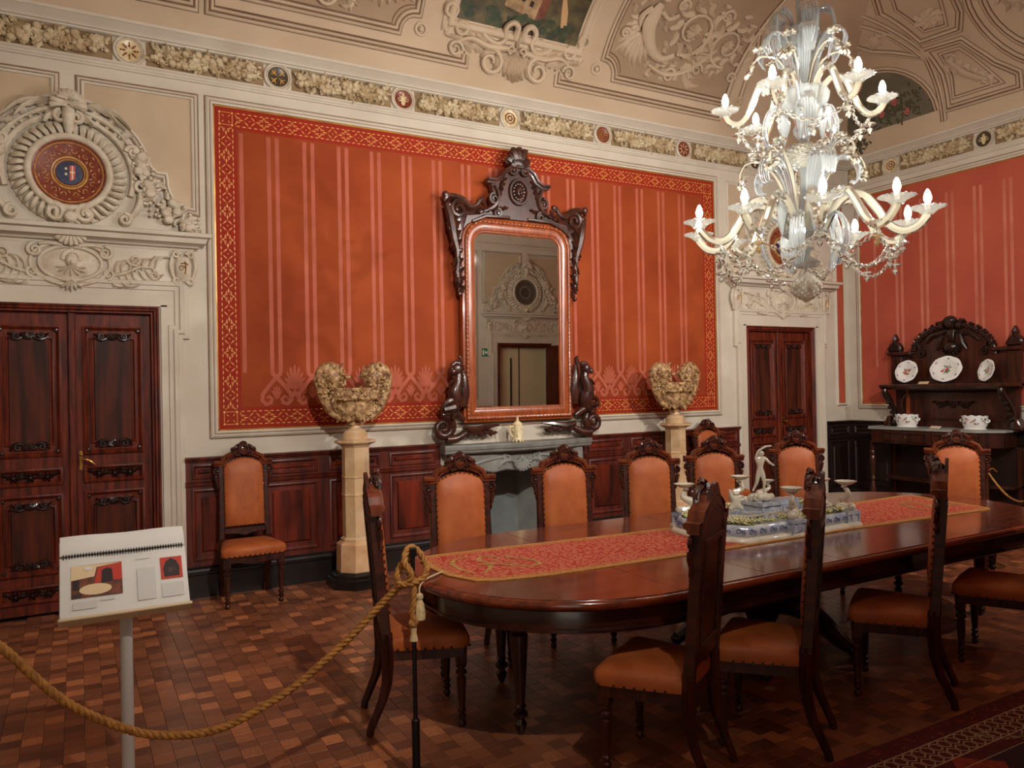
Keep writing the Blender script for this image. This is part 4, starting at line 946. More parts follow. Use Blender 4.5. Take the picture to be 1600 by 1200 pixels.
    cv.ring((0, .698), .042, .011, 18, 6, None, z+.02, .82); cv.ball((0, .698, z-.012), .036, (1, .8, .5)); cv.shell((0, .726), .034, .2, PI-.2, 5, .02, None, z)
    cv.tube([(-.03, .742, z+.006), (0, .752, z+.012), (.03, .742, z+.006)], .010, 6)
    for sx in (-1, 1):
        cv.spiral((sx*.062, .668), .022, .006, 1.3, PI/2, .010, z+.016, 6, None, 1, sx); cv.tube([(sx*.045, .73, z), (sx*.07, .712, z+.012), (sx*.095, .685, z+.01), (sx*.125, .652, z+.004)], [.012, .016, .014, .008], 6)
        cv.ball((sx*.092, .688, z+.01), .014, (1, 1, .8)); cv.ball((sx*.066, .715, z+.01), .012); cv.ball((sx*.118, .66, z+.008), .011); cv.leaf((sx*.09, .66), (sx*.155, .618), .02, .016, .2*sx, 3, None, z); cv.leaf((sx*.07, .70), (sx*.115, .69), .018, .018, .2*sx, 2, None, z)
        cv.leaf((sx*.02, .662), (sx*.07, .648), .016, .018, 0, 2, None, z+.006)
    cv.build('carved_crest', 'chair_carving', t, smooth=50, M=MBK @ T(0, .004, .006) @ S(.86, 1, 1.1))
    return t
CHP = chair_proto()
def place_back(bx, by, deg):    # position from where the top of the back stands and the facing angle
    a = rad(deg); return T(bx-.238*sin(a), by+.238*cos(a)) @ RZ(a)
LC = 'orange-brown leather dining chair with a carved crest'
chairs = [
    (T(1.142, 6.165) @ RZ(rad(180)), 'leather chair against the wainscot between the left door and the marble pedestal', 'chairs against the walls'),
    (T(6.08, 6.165) @ RZ(rad(180)), 'leather chair against the wainscot between the right pedestal and the corner door', 'chairs against the walls'),
    (T(1.983, 4.056) @ RZ(rad(167)), 'leather chair on the fireplace side of the table, facing the rounded runner end', 'chairs around the dining table'),
    (T(2.755, 4.10) @ RZ(rad(163)), 'leather chair on the fireplace side of the table, backed by the grey hearth', 'chairs around the dining table'),
    (T(3.472, 4.164) @ RZ(rad(151)), 'leather chair on the fireplace side, between the hearth and the right marble pedestal', 'chairs around the dining table'),
    (place_back(4.13, 4.28, 152), 'leather chair with its back in front of the right pedestal, behind the porcelain centrepiece', 'chairs around the dining table'),
    (T(4.90, 4.075) @ RZ(rad(150)), 'leather chair in front of the corner door, beside the white standing figurine', 'chairs around the dining table'),
    (place_back(5.89, 3.49, 122), 'leather chair at the table end near the sideboard', 'chairs around the dining table'),
    (place_back(2.235, 2.345, 31), 'dark-backed chair nearest the rounded runner end, on the rug side of the table', 'chairs around the dining table'),
    (place_back(2.855, 2.32, 35), 'dark-backed chair on the rug side, overlapping the porcelain centrepiece', 'chairs around the dining table'),
    (place_back(3.80, 2.33, 31), 'dark-backed chair on the rug side, overlapping the far half of the runner', 'chairs around the dining table'),
    (place_back(4.66, 2.27, 20), 'dark-backed chair on the rug side, at the far corner beyond all the others', 'chairs around the dining table'),
    (place_back(1.235, 3.60, -104), 'leather chair at the rounded table end, beside the knotted gold rope', 'chairs around the dining table'),
]
for i, (M, lb, g) in enumerate(chairs):
    c = CHP if i == 0 else copy_tree(CHP)
    c.matrix_world = M; c['label'] = lb; c['group'] = g

# ================================================================== DINING TABLE
TX0, TX1, TY, TH, TA = 2.21, 4.93, 3.30, .815, .86
TZ = .725
def t_half(x, ins=0):
    if x < TX0: k = 1-((TX0-x)/(TA-ins))**2
    elif x > TX1: k = 1-((x-TX1)/(.80-ins))**2
    else: k = 1
    return (TH-ins)*math.sqrt(max(0, k))
def t_outline(ins=0.0, n=14):
    a = [(TX1+(.80-ins)*sin(PI/2*i/n), TY-(TH-ins)*cos(PI/2*i/n)) for i in range(n+1)]
    b = [(TX1+(.80-ins)*sin(PI/2*i/n), TY+(TH-ins)*cos(PI/2*i/n)) for i in range(n, -1, -1)]
    c = [(TX0-(TA-ins)*sin(PI/2*i/n), TY+(TH-ins)*cos(PI/2*i/n)) for i in range(n+1)]
    d = [(TX0-(TA-ins)*sin(PI/2*i/n), TY-(TH-ins)*cos(PI/2*i/n)) for i in range(n, -1, -1)]
    return a+b[1:]+c+d[1:]
tb = thing('dining_table', 'long polished mahogany dining table with rounded ends and turned legs', 'table')
JX = [TX0-TA+.02, 2.23, 2.75, 3.27, 3.79, 4.31, 4.93, TX1+.78]
for i in range(len(JX)-1):
    a, b_ = JX[i]+.0012, JX[i+1]-.0012; xs = [a+(b_-a)*k/16 for k in range(17)]
    low = [(x, TY-max(.01, t_half(x, .022))) for x in xs]; up = [(x, TY+max(.01, t_half(x, .022))) for x in reversed(xs)]
    MB().prism(low+up, .70, TZ, .0012).build('table_leaf', 'table_wood', tb, smooth=20)
ol = t_outline()
MB().sweep(ol, [(.035, .700), (.035, .7235), (.022, .7235), (.020, .7205), (.008, .7205), (.0, .712), (-.003, .700), (.002, .688), (.014, .684), (.022, .676), (.05, .676)], True).build('moulded_edge', 'table_wood', tb, smooth=50)
MB().sweep(ol, [(.05, .69), (.045, .67), (.045, .60), (.038, .594), (.038, .584), (.048, .578), (.07, .578), (.07, .69)], True).build('apron', 'table_dark', tb, smooth=40)
TL = [(.012, 0), (.018, .01), (.026, .03), (.030, .05), (.020, .065), (.018, .07), (.034, .085), (.036, .10), (.020, .115), (.03, .13), (.022, .14), (.026, .20), (.034, .32), (.040, .42), (.042, .46), (.030, .47), (.028, .475), (.044, .49), (.044, .50), (.03, .512), (.046, .53), (.046, .545), (.032, .555), (.045, .57), (.045, .60)]
lm = MB().lathe(TL, 16).mesh('table_leg', 'table_dark')
for x, y in ((1.762, 3.10), (1.99, 3.70), (5.30, 3.0), (5.30, 3.60)): inst('table_leg', lm, tb, T(x, y))
cp = MB(); cp.lathe([(.16, .05), (.17, .09), (.10, .13), (.075, .17), (.12, .26), (.15, .33), (.11, .40), (.07, .44), (.11, .48), (.14, .50), (.2, .54), (.22, .59)], 20, T(3.55, TY))
for i in range(4):
    a = PI/4+i*PI/2; q = T(3.55, TY) @ RZ(a)
    cp.tube([(.08, 0, .28), (.20, 0, .27), (.32, 0, .20), (.42, 0, .10), (.50, 0, .04)], [.06, .065, .06, .05, .035], 8, q); cp.ball((.50, 0, .04), .042, (1, 1, .95), 10, 6, q); cp.spiral((0, 0), .07, .02, 1.2, PI/2, .03, 0, 6, q @ T(.2, 0, .36) @ RX(PI/2))
cp.build('pedestal_base', 'table_dark', tb)
# ---- embroidered runner lying on the table
def runner_outline(k):
    fx = [(1.505, 3.64), (1.535, 3.715), (1.62, 3.728), (2.07, 3.697), (2.71, 3.635), (3.4, 3.60), (4.2, 3.602), (4.9, 3.612), (5.40, 3.622), (5.475, 3.60)]
    nr = [(5.40, 3.30), (5.33, 2.95), (5.28, 2.915), (4.78, 2.942), (3.93, 2.985), (2.94, 2.992), (2.25, 3.018), (1.90, 3.032), (1.66, 3.078), (1.56, 3.13), (1.497, 3.28), (1.488, 3.45)]
    return (fx+nr)[::-1]
ro_ = runner_outline(0)
rn = thing('table_runner', 'red damask table runner with gold braid along the dining table', 'table runner', T(0, 0, TZ+.001))
MB().prism(ro_, 0, .0035).build('damask_cloth', 'runner_damask', rn, smooth=0)
MB().sweep(ro_, [(-.004, 0), (-.004, .0048), (.03, .0048), (.03, .003)], True).build('gold_braid', 'runner_gold', rn)
MB().sweep(ro_, [(.046, .0035), (.046, .0045), (.054, .0045), (.054, .0035)], True).build('inner_braid', 'runner_gold', rn)
for (x0, sg) in ((1.60, 1), (5.30, -1)):
    em = MB()
    def E(u, v, sg=sg, x0=x0): return (x0+sg*u, (3.40 if sg > 0 else 3.27)+v)
    em.ribbon([E(.02, -.16), E(-.01, -.05), E(0, .08), E(.06, .17), E(.14, .19)], [.012, .022, .024, .022, .01], .0052)
    em.ribbon([E(.05, -.18), E(.12, -.10), E(.17, -.02), E(.15, .08), E(.19, .14), E(.26, .13), E(.27, .07), E(.22, .04)], [.01, .02, .022, .022, .022, .02, .016, .01], .0054)
    em.ribbon([E(.17, -.02), E(.24, -.10), E(.30, -.17), E(.37, -.16), E(.39, -.09), E(.36, -.02), E(.31, .05), E(.33, .12)], [.012, .02, .02, .022, .022, .02, .018, .01], .0056)
    em.ribbon([E(.10, -.02), E(.20, -.05), E(.30, -.06)], [.008, .016, .006], .0058)
    em.build('gold_embroidery', 'runner_braid', rn, smooth=0)
ts = MB(); ts.tube([(1.50, 3.36, .006), (1.44, 3.31, .010), (1.37, 3.27, .004), (1.338, 3.255, -.02), (1.335, 3.25, -.05)], .004, 5); 
ts.lathe([(.004, .02), (.016, .012), (.018, 0), (.012, -.012), (.020, -.03), (.026, -.075), (.024, -.10), (.002, -.10)], 10, T(1.334, 3.248, -.065))
ts.build('tassel', 'tassel_cream', rn)
# ================================================================== FIREPLACE
fp = thing('fireplace', 'grey marble fireplace with shell-carved lintel under the tall mirror', 'fireplace', M_BACK @ T(FC, 0, 0))
sh = [(-.81, 0), (-.81, .16), (-.66, .17), (-.56, .21), (-.30, .22), (-.14, .26), (.14, .26), (.30, .22), (.56, .21), (.66, .17), (.81, .16), (.81, 0)]
def shelf(k, v0, v1): return [(x*k, v0, z*k if z else 0) for x, z in sh], [(x*k, v1, z*k if z else 0) for x, z in sh]
b = MB(); rows = []
for v, k in ((1.0, .86), (1.012, .92), (1.03, .93), (1.036, .98), (1.06, 1.0), (1.074, 1.0), (1.08, .985)): rows.append([(x*(.9+.1*k) if abs(x) < .8 else x*(.94+.06*k), v, .001+z*k) for x, z in sh])
b.grid(rows[::-1], None, True); n = len(sh); b.f.append(tuple(range(n))); b.build('mantel_shelf', 'stone_grey', fp, smooth=30)
l = MB(); low = [(-.72, .78), (-.62, .74), (-.56, .80), (-.46, .83), (-.30, .80), (-.16, .82), (0, .80), (.16, .82), (.30, .80), (.46, .83), (.56, .80), (.62, .74), (.72, .78)]
l.prism(low+[(.72, 1.005), (-.72, 1.005)], .0, .13, .012); l.build('lintel', 'stone_grey', fp, smooth=30)
s_ = MB(); s_.shell((0, .90), .10, -PI*1.02, PI*.02, 9, .04, None, .12); s_.shell((0, .89), .05, .1, PI-.1, 5, .03, None, .12)
for q in (-1, 1):
    s_.spiral((q*.16, .94), .045, .01, 1.4, PI/2, .018, .135, 6, None, 1, -q); s_.leaf((q*.10, .90), (q*.26, .84), .04, .03, .2*q, 3, None, .125); s_.tube([(q*.2, .95, .13), (q*.36, .93, .14), (q*.52, .89, .14), (q*.62, .80, .13)], [.014, .016, .014, .01], 6)
s_.build('shell_carving', 'stone_light', fp, smooth=50)
for q in (-1, 1):
    j = MB(); j.prism([(q*.62, 0), (q*.76, 0), (q*.76, .82), (q*.62, .82)], 0, .12, .01); j.prism([(q*.60, 0), (q*.79, 0), (q*.79, .10), (q*.60, .10)], 0, .15, .01); j.tube([(q*.69, .80, .12), (q*.69, .70, .155), (q*.69, .5, .13), (q*.69, .3, .12)], [.05, .05, .035, .02], 8); j.build('jamb', 'stone_grey', fp, smooth=30)
    MB().add([(q*.62, 0, .0), (q*.62, .86, .0), (q*.34, .86, -.56), (q*.34, 0, -.56)], [(0, 1, 2, 3)]).build('splayed_cheek', 'stone_light', fp, smooth=0)
MB().box(-.36, .36, 0, .86, -.575, -.56).build('fireback', 'firebox', fp, smooth=0); MB().box(-.62, .62, .855, .87, -.58, 0).build('throat', 'firebox', fp, smooth=0)
MB().bbox(-.12, .0, 0, .5, -.56, -.53, .004).build('hearth_slab', 'stone_light', fp)
# ---- ivory tankard on the mantel
tk = thing('lidded_tankard', 'small carved ivory lidded tankard on the mantel below the mirror', 'tankard', M_BACK @ T(3.645, 1.081, .16) @ RX(-PI/2))
bd = MB().lathe([(.05, .02), (.052, .025), (.047, .035), (.044, .05), (.045, .13), (.048, .15), (.047, .16)], 20)
for i in range(22): a = R.uniform(0, 6.3); zz = R.uniform(.05, .14); bd.ball((.045*cos(a), .045*sin(a), zz), .010, (1, 1, 1.3), 6, 4)
for i in range(8): a = i*PI/4; bd.ball((.046*cos(a), .046*sin(a), .012), .012, (1, 1, 1), 7, 5)
bd.build('body', 'ivory', tk)
ld = MB().lathe([(.049, .16), (.05, .168), (.04, .182), (.02, .195), (.012, .205)], 20); ld.ball((0, 0, .215), .014); ld.tube([(0, 0, .22), (.006, 0, .238), (0, 0, .25)], [.008, .007, .004], 6); ld.build('lid', 'ivory', tk)
MB().tube([(-.046, 0, .145), (-.07, 0, .15), (-.086, 0, .12), (-.08, 0, .085), (-.062, 0, .06), (-.046, 0, .055)], [.008, .009, .009, .008, .008, .007], 7).ball((-.086, 0, .152), .011).build('handle', 'ivory', tk)

# ================================================================== MIRROR
mi = thing('wall_mirror', 'tall mirror in a carved walnut frame with scrolls and winged beasts', 'mirror', M_BACK @ T(FC+.02, 1.112, .062) @ RX(rad(.75)) @ T(0, -1.10, 0))
def rtop(w_, v0, v1, r, n=6): return [(-w_, v0), (w_, v0)] + arcp(w_-r, v1-r, r, 0, 90, n) + arcp(-w_+r, v1-r, r, 90, 180, n)
gl = rtop(.472, 1.40, 3.055, .11)
MB().add([(x, y, .006) for x, y in gl], [tuple(range(len(gl)))]).build('mirror_glass', 'mirror_glass', mi, smooth=0)
MB().prism(rtop(.58, 1.28, 3.17, .22), -.03, .0).build('back_board', 'mirror_wood', mi)
f = MB(); f.sweep(gl, [(.01, .006), (.0, .022), (-.012, .024), (-.018, .034), (-.055, .044), (-.078, .04), (-.082, .052), (-.092, .056), (-.104, .050), (-.11, .030), (-.13, .026), (-.135, -.03)], True); f.build('frame', 'mirror_wood', mi, smooth=40)
f = MB()
for x, y in dense(rtop(.568, 1.305, 3.15, .2), .04, True): f.ball((x, y, .05), .015, (1, 1, .7), 6, 4)
for x, y in dense(rtop(.485, 1.388, 3.066, .12), .022, True): f.ball((x, y, .026), .006, (1, 1, .8), 5, 3)
f.build('beading', 'mirror_wood', mi)['kind'] = 'stuff'
cr_ = MB()
head = [(-.42, 3.22), (-.30, 3.30), (-.27, 3.42), (-.30, 3.52), (-.22, 3.56), (-.17, 3.63), (-.10, 3.675), (.10, 3.675), (.17, 3.63), (.22, 3.56), (.30, 3.52), (.27, 3.42), (.30, 3.30), (.42, 3.22), (.56, 3.20), (.60, 3.05), (.55, 3.10), (.40, 3.185), (-.40, 3.185), (-.55, 3.10), (-.60, 3.05), (-.56, 3.20)]
cr_.prism(head, -.02, .04, .01); cr_.build('crest_board', 'mirror_carving', mi, smooth=35)
cv = MB()
cv.sweep([(-.34, 3.545), (-.26, 3.545), (-.20, 3.58), (-.16, 3.645), (-.09, 3.69), (.09, 3.69), (.16, 3.645), (.20, 3.58), (.26, 3.545), (.34, 3.545)], [(-.03, -.02), (-.03, .06), (-.012, .065), (-.005, .085), (.012, .09), (.015, -.02)])
cv.ring((0, 3.46), .095, .016, 24, 6, None, .05, 1.22); cv.ball((0, 3.46, .05), .055, (.9, 1.25, .7)); cv.ball((0, 3.445, .09), .018, (.8, 1.4, 1))
for i in range(14): a = 2*PI*i/14; cv.ball((.058*cos(a), 3.465+.075*sin(a), .05), .019, (1, 1, .8), 6, 4)
for s in (-1, 1):
    cv.spiral((s*.07, 3.66), .05, .012, 1.4, PI/2, .018, .06, 6, None, 1, s); cv.spiral((s*.27, 3.37), .055, .012, 1.4, PI*.5, .02, .05, 6, None, 1, -s); cv.spiral((s*.24, 3.24), .045, .01, 1.4, PI/2, .02, .05, 6, None, 1, s)
    cv.tube([(s*.26, 3.50, .045), (s*.22, 3.42, .05), (s*.24, 3.34, .05), (s*.30, 3.28, .045), (s*.42, 3.23, .04)], [.016, .02, .022, .02, .014], 6)
    cv.tube([(s*.10, 3.21, .045), (s*.22, 3.205, .05), (s*.36, 3.20, .05), (s*.5, 3.14, .045)], [.014, .018, .018, .014], 6)
    # side ears
    er = MB(); cv, keep = er, cv
    er.prism([(s*.34, 3.20), (s*.40, 3.30), (s*.46, 3.265), (s*.56, 3.26), (s*.64, 3.33), (s*.75, 3.33), (s*.74, 3.20), (s*.70, 3.05), (s*.66, 2.90), (s*.60, 2.75), (s*.59, 3.0), (s*.56, 3.12)], -.02, .03, .008)
    cv.spiral((s*.64, 3.24), .085, .02, 1.5, PI*.75 if s > 0 else PI*.25, .026, .05, 7, None, 1, -s); cv.tube([(s*.36, 3.30, .04), (s*.42, 3.34, .05), (s*.46, 3.29, .05), (s*.54, 3.27, .05), (s*.60, 3.33, .05), (s*.74, 3.35, .05), (s*.78, 3.30, .04)], [.016, .028, .02, .026, .034, .026, .014], 7)
    for (x, y, r) in ((.77, 3.36, .036), (.74, 3.27, .03), (.40, 3.35, .03), (.73, 3.06, .03), (.74, 3.10, .024), (.63, 2.86, .026), (.635, 2.70, .026), (.66, 2.62, .022), (.64, 2.46, .02)): cv.ball((s*x, y, .045), r, (1, 1, .8))
    cv.tube([(s*.76, 3.28, .04), (s*.73, 3.18, .05), (s*.71, 3.08, .05), (s*.69, 2.98, .045), (s*.66, 2.88, .04), (s*.645, 2.75, .035), (s*.66, 2.66, .035), (s*.635, 2.56, .03), (s*.64, 2.46, .02)], [.028, .04, .045, .038, .03, .024, .026, .02, .012], 7)
    for i in range(10): y = 3.30-.085*i; x = .66-.006*i; cv.leaf((s*x, y), (s*(x+.10-.005*i), y-.05+(.03 if i % 2 else -.03)), .03, .025, .2*s, 3, None, .03); cv.leaf((s*(x-.02), y), (s*(x+.02), y-.10), .028, .03, .1*s, 3, None, .04)
    er.build('ear_scroll', 'mirror_carving', mi, smooth=50)
    cv = MB()
    cv.spiral((s*.83, 1.235), .105, .02, 1.6, PI/2, .045, .06, 8, None, 1, s, None, .016); cv.tube([(s*.60, 1.18, .05), (s*.70, 1.13, .06), (s*.80, 1.125, .06)], [.03, .04, .045], 8); cv.tube([(s*.62, 1.30, .05), (s*.74, 1.37, .07), (s*.84, 1.345, .06)], [.03, .05, .04], 8)
    cv.tube([(s*.76, 1.36, .06), (s*.72, 1.46, .09), (s*.74, 1.56, .11), (s*.70, 1.66, .11), (s*.70, 1.73, .11)], [.06, .07, .06, .045, .035], 8)
    cv.ball((s*.715, 1.76, .11), .058, (1, 1.05, .9)); cv.ball((s*.76, 1.74, .13), .03); cv.ball((s*.765, 1.765, .125), .014)
    for i in range(11): a = PI*.35+i*.42; cv.ball((s*(.705-.055*cos(a)*.9), 1.755+.065*sin(a), .09), .026, (1, 1, .8), 7, 5)
    cv.tube([(s*.66, 1.80, .06), (s*.64, 1.86, .05), (s*.66, 1.89, .05)], [.03, .024, .012], 7)
    cv.tube([(s*.62, 1.42, .03), (s*.61, 1.55, .04), (s*.62, 1.68, .04), (s*.64, 1.80, .03)], [.05, .06, .055, .03], 8)
    cv.tube([(s*.74, 1.50, .12), (s*.83, 1.46, .12), (s*.87, 1.40, .10)], [.03, .024, .02], 7); cv.tube([(s*.74, 1.42, .12), (s*.85, 1.40, .12)], [.036, .03], 7)
    for i in range(7): cv.leaf((s*.66, 1.50+.03*i), (s*(.60+.012*i), 1.70-.045*i), .03, .03, .15*s, 2, None, .06); cv.leaf((s*.68, 1.45), (s*(.80-.03*i), 1.60-.02*i), .025, .02, .2*s, 2, None, .05)
    for i in range(7): cv.leaf((s*(.70+.006*i), 1.42+.035*i), (s*(.66-.004*i), 1.62+.03*i), .034, .03, -.15*s, 3, None, .13-.004*i); cv.leaf((s*.72, 1.66-.05*i), (s*(.80-.006*i), 1.60-.05*i), .026, .025, .2*s, 2, None, .12)
    cv.build('winged_beast', 'mirror_carving', mi, smooth=50)
    cv = MB()
    for i in range(5): cv.leaf((s*(.62-.06*i), 1.20), (s*(.50-.06*i), 1.17+.02*(i % 2)), .035, .03, .2*s, 3, None, .03)
    cv.tube([(s*.62, 1.22, .04), (s*.5, 1.20, .05), (s*.36, 1.225, .04), (s*.24, 1.235, .03)], [.03, .034, .024, .010], 7); cv.spiral((s*.42, 1.17), .03, .008, 1.3, 0, .014, .04, 6, None, 1, s)
    cv.build('bottom_scroll', 'mirror_carving', mi, smooth=50); cv = keep
for s in (-1, 1):
    for i in range(6): cv.leaf((s*(.13+.02*i), 3.58-.05*i), (s*(.19+.012*i), 3.52-.055*i), .03, .025, .2*s, 3, None, .04); cv.leaf((s*(.12+.05*i), 3.30-.008*i), (s*(.18+.055*i), 3.27-.012*i), .026, .022, .2*s, 2, None, .04)
cv.build('crest_carving', 'mirror_carving', mi, smooth=50)
pl = MB(); pl.shell((0, 3.685), .20, rad(58), rad(122), 3, .05, None, .02); pl.shell((0, 3.68), .165, rad(30), rad(150), 7, .045, None, .01); pl.shell((0, 3.68), .10, rad(10), rad(170), 7, .05, None, .03)
for s in (-1, 1): pl.spiral((s*.105, 3.75), .03, .008, 1.2, PI/2, .014, .03, 6, None, 1, -s); pl.spiral((s*.07, 3.70), .03, .008, 1.2, PI/2, .014, .04, 6, None, 1, s)
pl.build('palmette_finial', 'mirror_carving', mi, smooth=50)

# ================================================================== PEDESTALS AND URNS
def oct_(k, n=8): return [(r, z) for r, z in k]
def pedestal():
    t = thing('marble_pedestal', '', 'pedestal')
    M8 = RZ(PI/8)
    MB().lathe([(.245, 0), (.245, .075), (.225, .085), (.225, .105), (.205, .115), (.195, .128)], 8, M8).build('black_base', 'marble_black', t, smooth=20)
    MB().lathe([(.172, .12), (.165, .345), (.150, .36), (.120, .37)], 8, M8).build('dado', 'marble_tan', t, smooth=20)
    s_ = MB().lathe([(.128, .36), (.134, .385), (.114, .40), (.114, .735), (.119, .74), (.119, .75), (.114, .755), (.112, .88), (.117, .885), (.117, .895), (.112, .90), (.110, 1.14)], 8, M8); s_.build('octagonal_shaft', 'marble_cream', t, smooth=20)
    MB().lathe([(.108, 1.13), (.118, 1.14), (.12, 1.15), (.165, 1.168), (.172, 1.176), (.172, 1.19), (.15, 1.195)], 8, M8).build('capital', 'marble_cream', t, smooth=20)
    return t
pd = pedestal(); pd.matrix_world = T(2.0, 6.20); pd['label'] = 'octagonal cream marble pedestal beside the rope-tied chair, left of the fireplace'; pd['group'] = 'marble pedestals'
copy_tree(pd, None, T(5.46, 6.20), 'octagonal cream marble pedestal right of the fireplace, near the corner door')
def urn():
    t = thing('carved_urn', '', 'urn'); rg = random.Random(12)
    MB().lathe([(.10, 0), (.10, .05), (.094, .055), (.085, .075), (.06, .085), (.04, .10), (.036, .115)], 24).build('foot', 'marble_cream', t)
    b = MB(); b.lathe([(.036, .11), (.07, .12), (.075, .14), (.055, .15), (.10, .165), (.150, .20), (.165, .26), (.155, .30), (.165, .315), (.195, .33), (.205, .42), (.195, .425), (.17, .41), (.05, .36), (.002, .35)], 28, None, False, 0, .72)
    for i in range(300):
        a = rg.uniform(0, 2*PI); z = rg.choice([rg.uniform(.175, .29), rg.uniform(.33, .42)]); r = .152 if z < .3 else .20; r *= rg.uniform(.97, 1.03)
        if z < .2: r *= .85
        x, y = r*cos(a), .72*r*sin(a)
        if rg.random() < .7: b.ball((x, y, z), rg.uniform(.008, .015), (1, 1, 1), 6, 4)
        else:
            q = Matrix.Translation((x, y, z)) @ RZ(a+PI/2) @ RX(PI/2); an = rg.uniform(0, 6.3); b.leaf((0, 0), (.045*cos(an), .045*sin(an)), .017, .012, .1, 2, q, .002, .01)
    for i in range(9): a = i*2*PI/9; b.ball((.11*cos(a), .08*sin(a), .165), .022, (1, 1, .8), 7, 5)
    b.build('vine_bowl', 'vine_marble', t, smooth=50)
    for s in (-1, 1):
        h = MB(); h.tube([(s*.12, 0, .18), (s*.19, 0, .23), (s*.235, 0, .30), (s*.265, 0, .38), (s*.285, 0, .46), (s*.27, 0, .54), (s*.21, 0, .585), (s*.15, 0, .565), (s*.125, 0, .50), (s*.14, 0, .45), (s*.19, 0, .43)], [.03, .035, .04, .042, .045, .055, .06, .055, .05, .04, .03], 9)
        h.ball((s*.182, 0, .512), .098, (1, .75, 1), 12, 8)
        for i in range(330):
            t_ = rg.random()
            if t_ < .5: a = rg.uniform(0, 2*PI); r = .100*rg.uniform(.3, 1.1); x, z = s*.182+r*cos(a), .512+r*sin(a); y = rg.choice([-1, 1])*.06*rg.uniform(.6, 1.1)
            else: q = rg.random(); an_ = rg.uniform(0, 6.3); x, z = s*(.15+.135*q+.04*cos(an_)), .22+.26*q; y = .042*sin(an_)
            if rg.random() < .7: h.ball((x, y, z), rg.uniform(.009, .016), (1, 1, 1), 6, 4)
            else: an = rg.uniform(0, 6.3); h.leaf((0, 0), (.04*cos(an), .04*sin(an)), .016, .012, .1, 2, Matrix.Translation((x, y, z)) @ RX(PI/2 if y < 0 else -PI/2), .004, .012)
        for i in range(7): a = rad(-30+35*i) if s > 0 else rad(210-35*i); h.leaf((s*.182+.085*cos(a), .512+.085*sin(a)), (s*.182+.12*cos(a), .512+.12*sin(a)), .02, .012, .2, 2, RX(PI/2), 0)
        h.tube([(s*.12, -.01, .455), (s*.17, -.02, .448), (s*.23, -.01, .46)], [.012, .018, .012], 7)
        h.build('grape_handle', 'vine_marble', t, smooth=50)
    return t
u_ = urn(); u_.matrix_world = T(2.0, 6.20, 1.1965); u_['label'] = 'vine-carved marble urn with two grape-laden handles, on the pedestal left of the mirror'; u_['group'] = 'carved marble urns'
copy_tree(u_, None, T(5.46, 6.20, 1.1965), 'vine-carved marble urn with grape-laden handles, on the pedestal near the corner door')

# ================================================================== SIDEBOARD (local x along wall, y up, z out)
sb = thing('sideboard', 'dark carved oak sideboard with arched back, shelf and marble top', 'sideboard', M_RIGHT @ T(-5.12, 0, .066))
HW = .775
topo = [(-HW-.13, .0), (-HW-.13, .28), (-HW+.0, .46), (HW-.30, .46), (HW-.10, .26), (HW-.10, 0)]
def flat_poly(poly, v0, v1, b=.0): return MB().prism([(x, -z) for x, z in poly], v0, v1, b, Matrix(((1, 0, 0, 0), (0, 0, 1, 0), (0, -1, 0, 0), (0, 0, 0, 1))))
flat_poly(topo, 1.03, 1.052, .006).build('marble_top', 'stone_light', sb)
ins = [(x*.965, z*.955) for x, z in topo]
flat_poly(ins, .87, 1.03, 0).build('frieze_carcass', 'sideboard_wood', sb, smooth=20)
for i, (a, c) in enumerate(((-.58, -.05), (.0, .50))):
    d = MB().rect(a, c, .895, 1.005, [(0, .44), (0, .455), (.014, .459), (.02, .446), (.022, .442)]).build('drawer', 'sideboard_wood', sb)
    MB().bbox((a+c)/2-.008, (a+c)/2+.008, .93, .97, .44, .45, .002).ball(((a+c)/2, .94, .455), .008).build('escutcheon', 'brass', d)
lg = [(.02, .1), (.03, .11), (.03, .15), (.02, .16), (.02, .17), (.032, .20), (.038, .28), (.030, .36), (.022, .40), (.034, .42), (.034, .44), (.024, .46), (.03, .50), (.036, .66), (.034, .70), (.024, .715), (.036, .74), (.036, .76), (.024, .775), (.03, .80), (.03, .88)]
for x, z in ((-HW-.03, .34), (HW-.26, .36)): MB().lathe(lg, 14, Matrix.Translation((x, 0, z)) @ RX(-PI/2)).box(x-.04, x+.04, 0, .12, z-.04, z+.04).build('turned_leg', 'sideboard_wood', sb)
MB().box(-.70, .70, .12, .87, .0, .02).build('lower_back', 'wainscot_dark', sb, smooth=0)
for x in (-.72, .70): MB().box(x-.02, x+.02, 0, .87, 0, .06).build('rear_post', 'sideboard_wood', sb, smooth=0)
flat_poly([(-.72, .0), (-.72, .22), (-.5, .33), (.5, .33), (.72, .22), (.72, 0)], .44, .47, .004).build('middle_shelf', 'sideboard_wood', sb)
flat_poly([(-.74, .0), (-.74, .28), (-.6, .42), (.56, .42), (.74, .26), (.74, 0)], .06, .12, .006).build('plinth_shelf', 'sideboard_wood', sb)
bp = MB(); BK = [(-.70, 1.052), (.70, 1.052), (.70, 1.90), (.50, 1.90)] + [(.44*cos(rad(a)), 1.84+.34*sin(rad(a))) for a in range(10, 171, 10)] + [(-.50, 1.90), (-.70, 1.90)]
bp.prism(BK, .0, .03, 0); bp.build('back_panel', 'sideboard_wood', sb, smooth=20)
MB().box(-.74, .74, 1.895, 1.925, 0, .10).prism([(-.77, 1.925), (.77, 1.925), (.76, 1.94), (-.76, 1.94)], 0, .12, .004).build('side_cornice', 'sideboard_wood', sb, smooth=0) if False else None
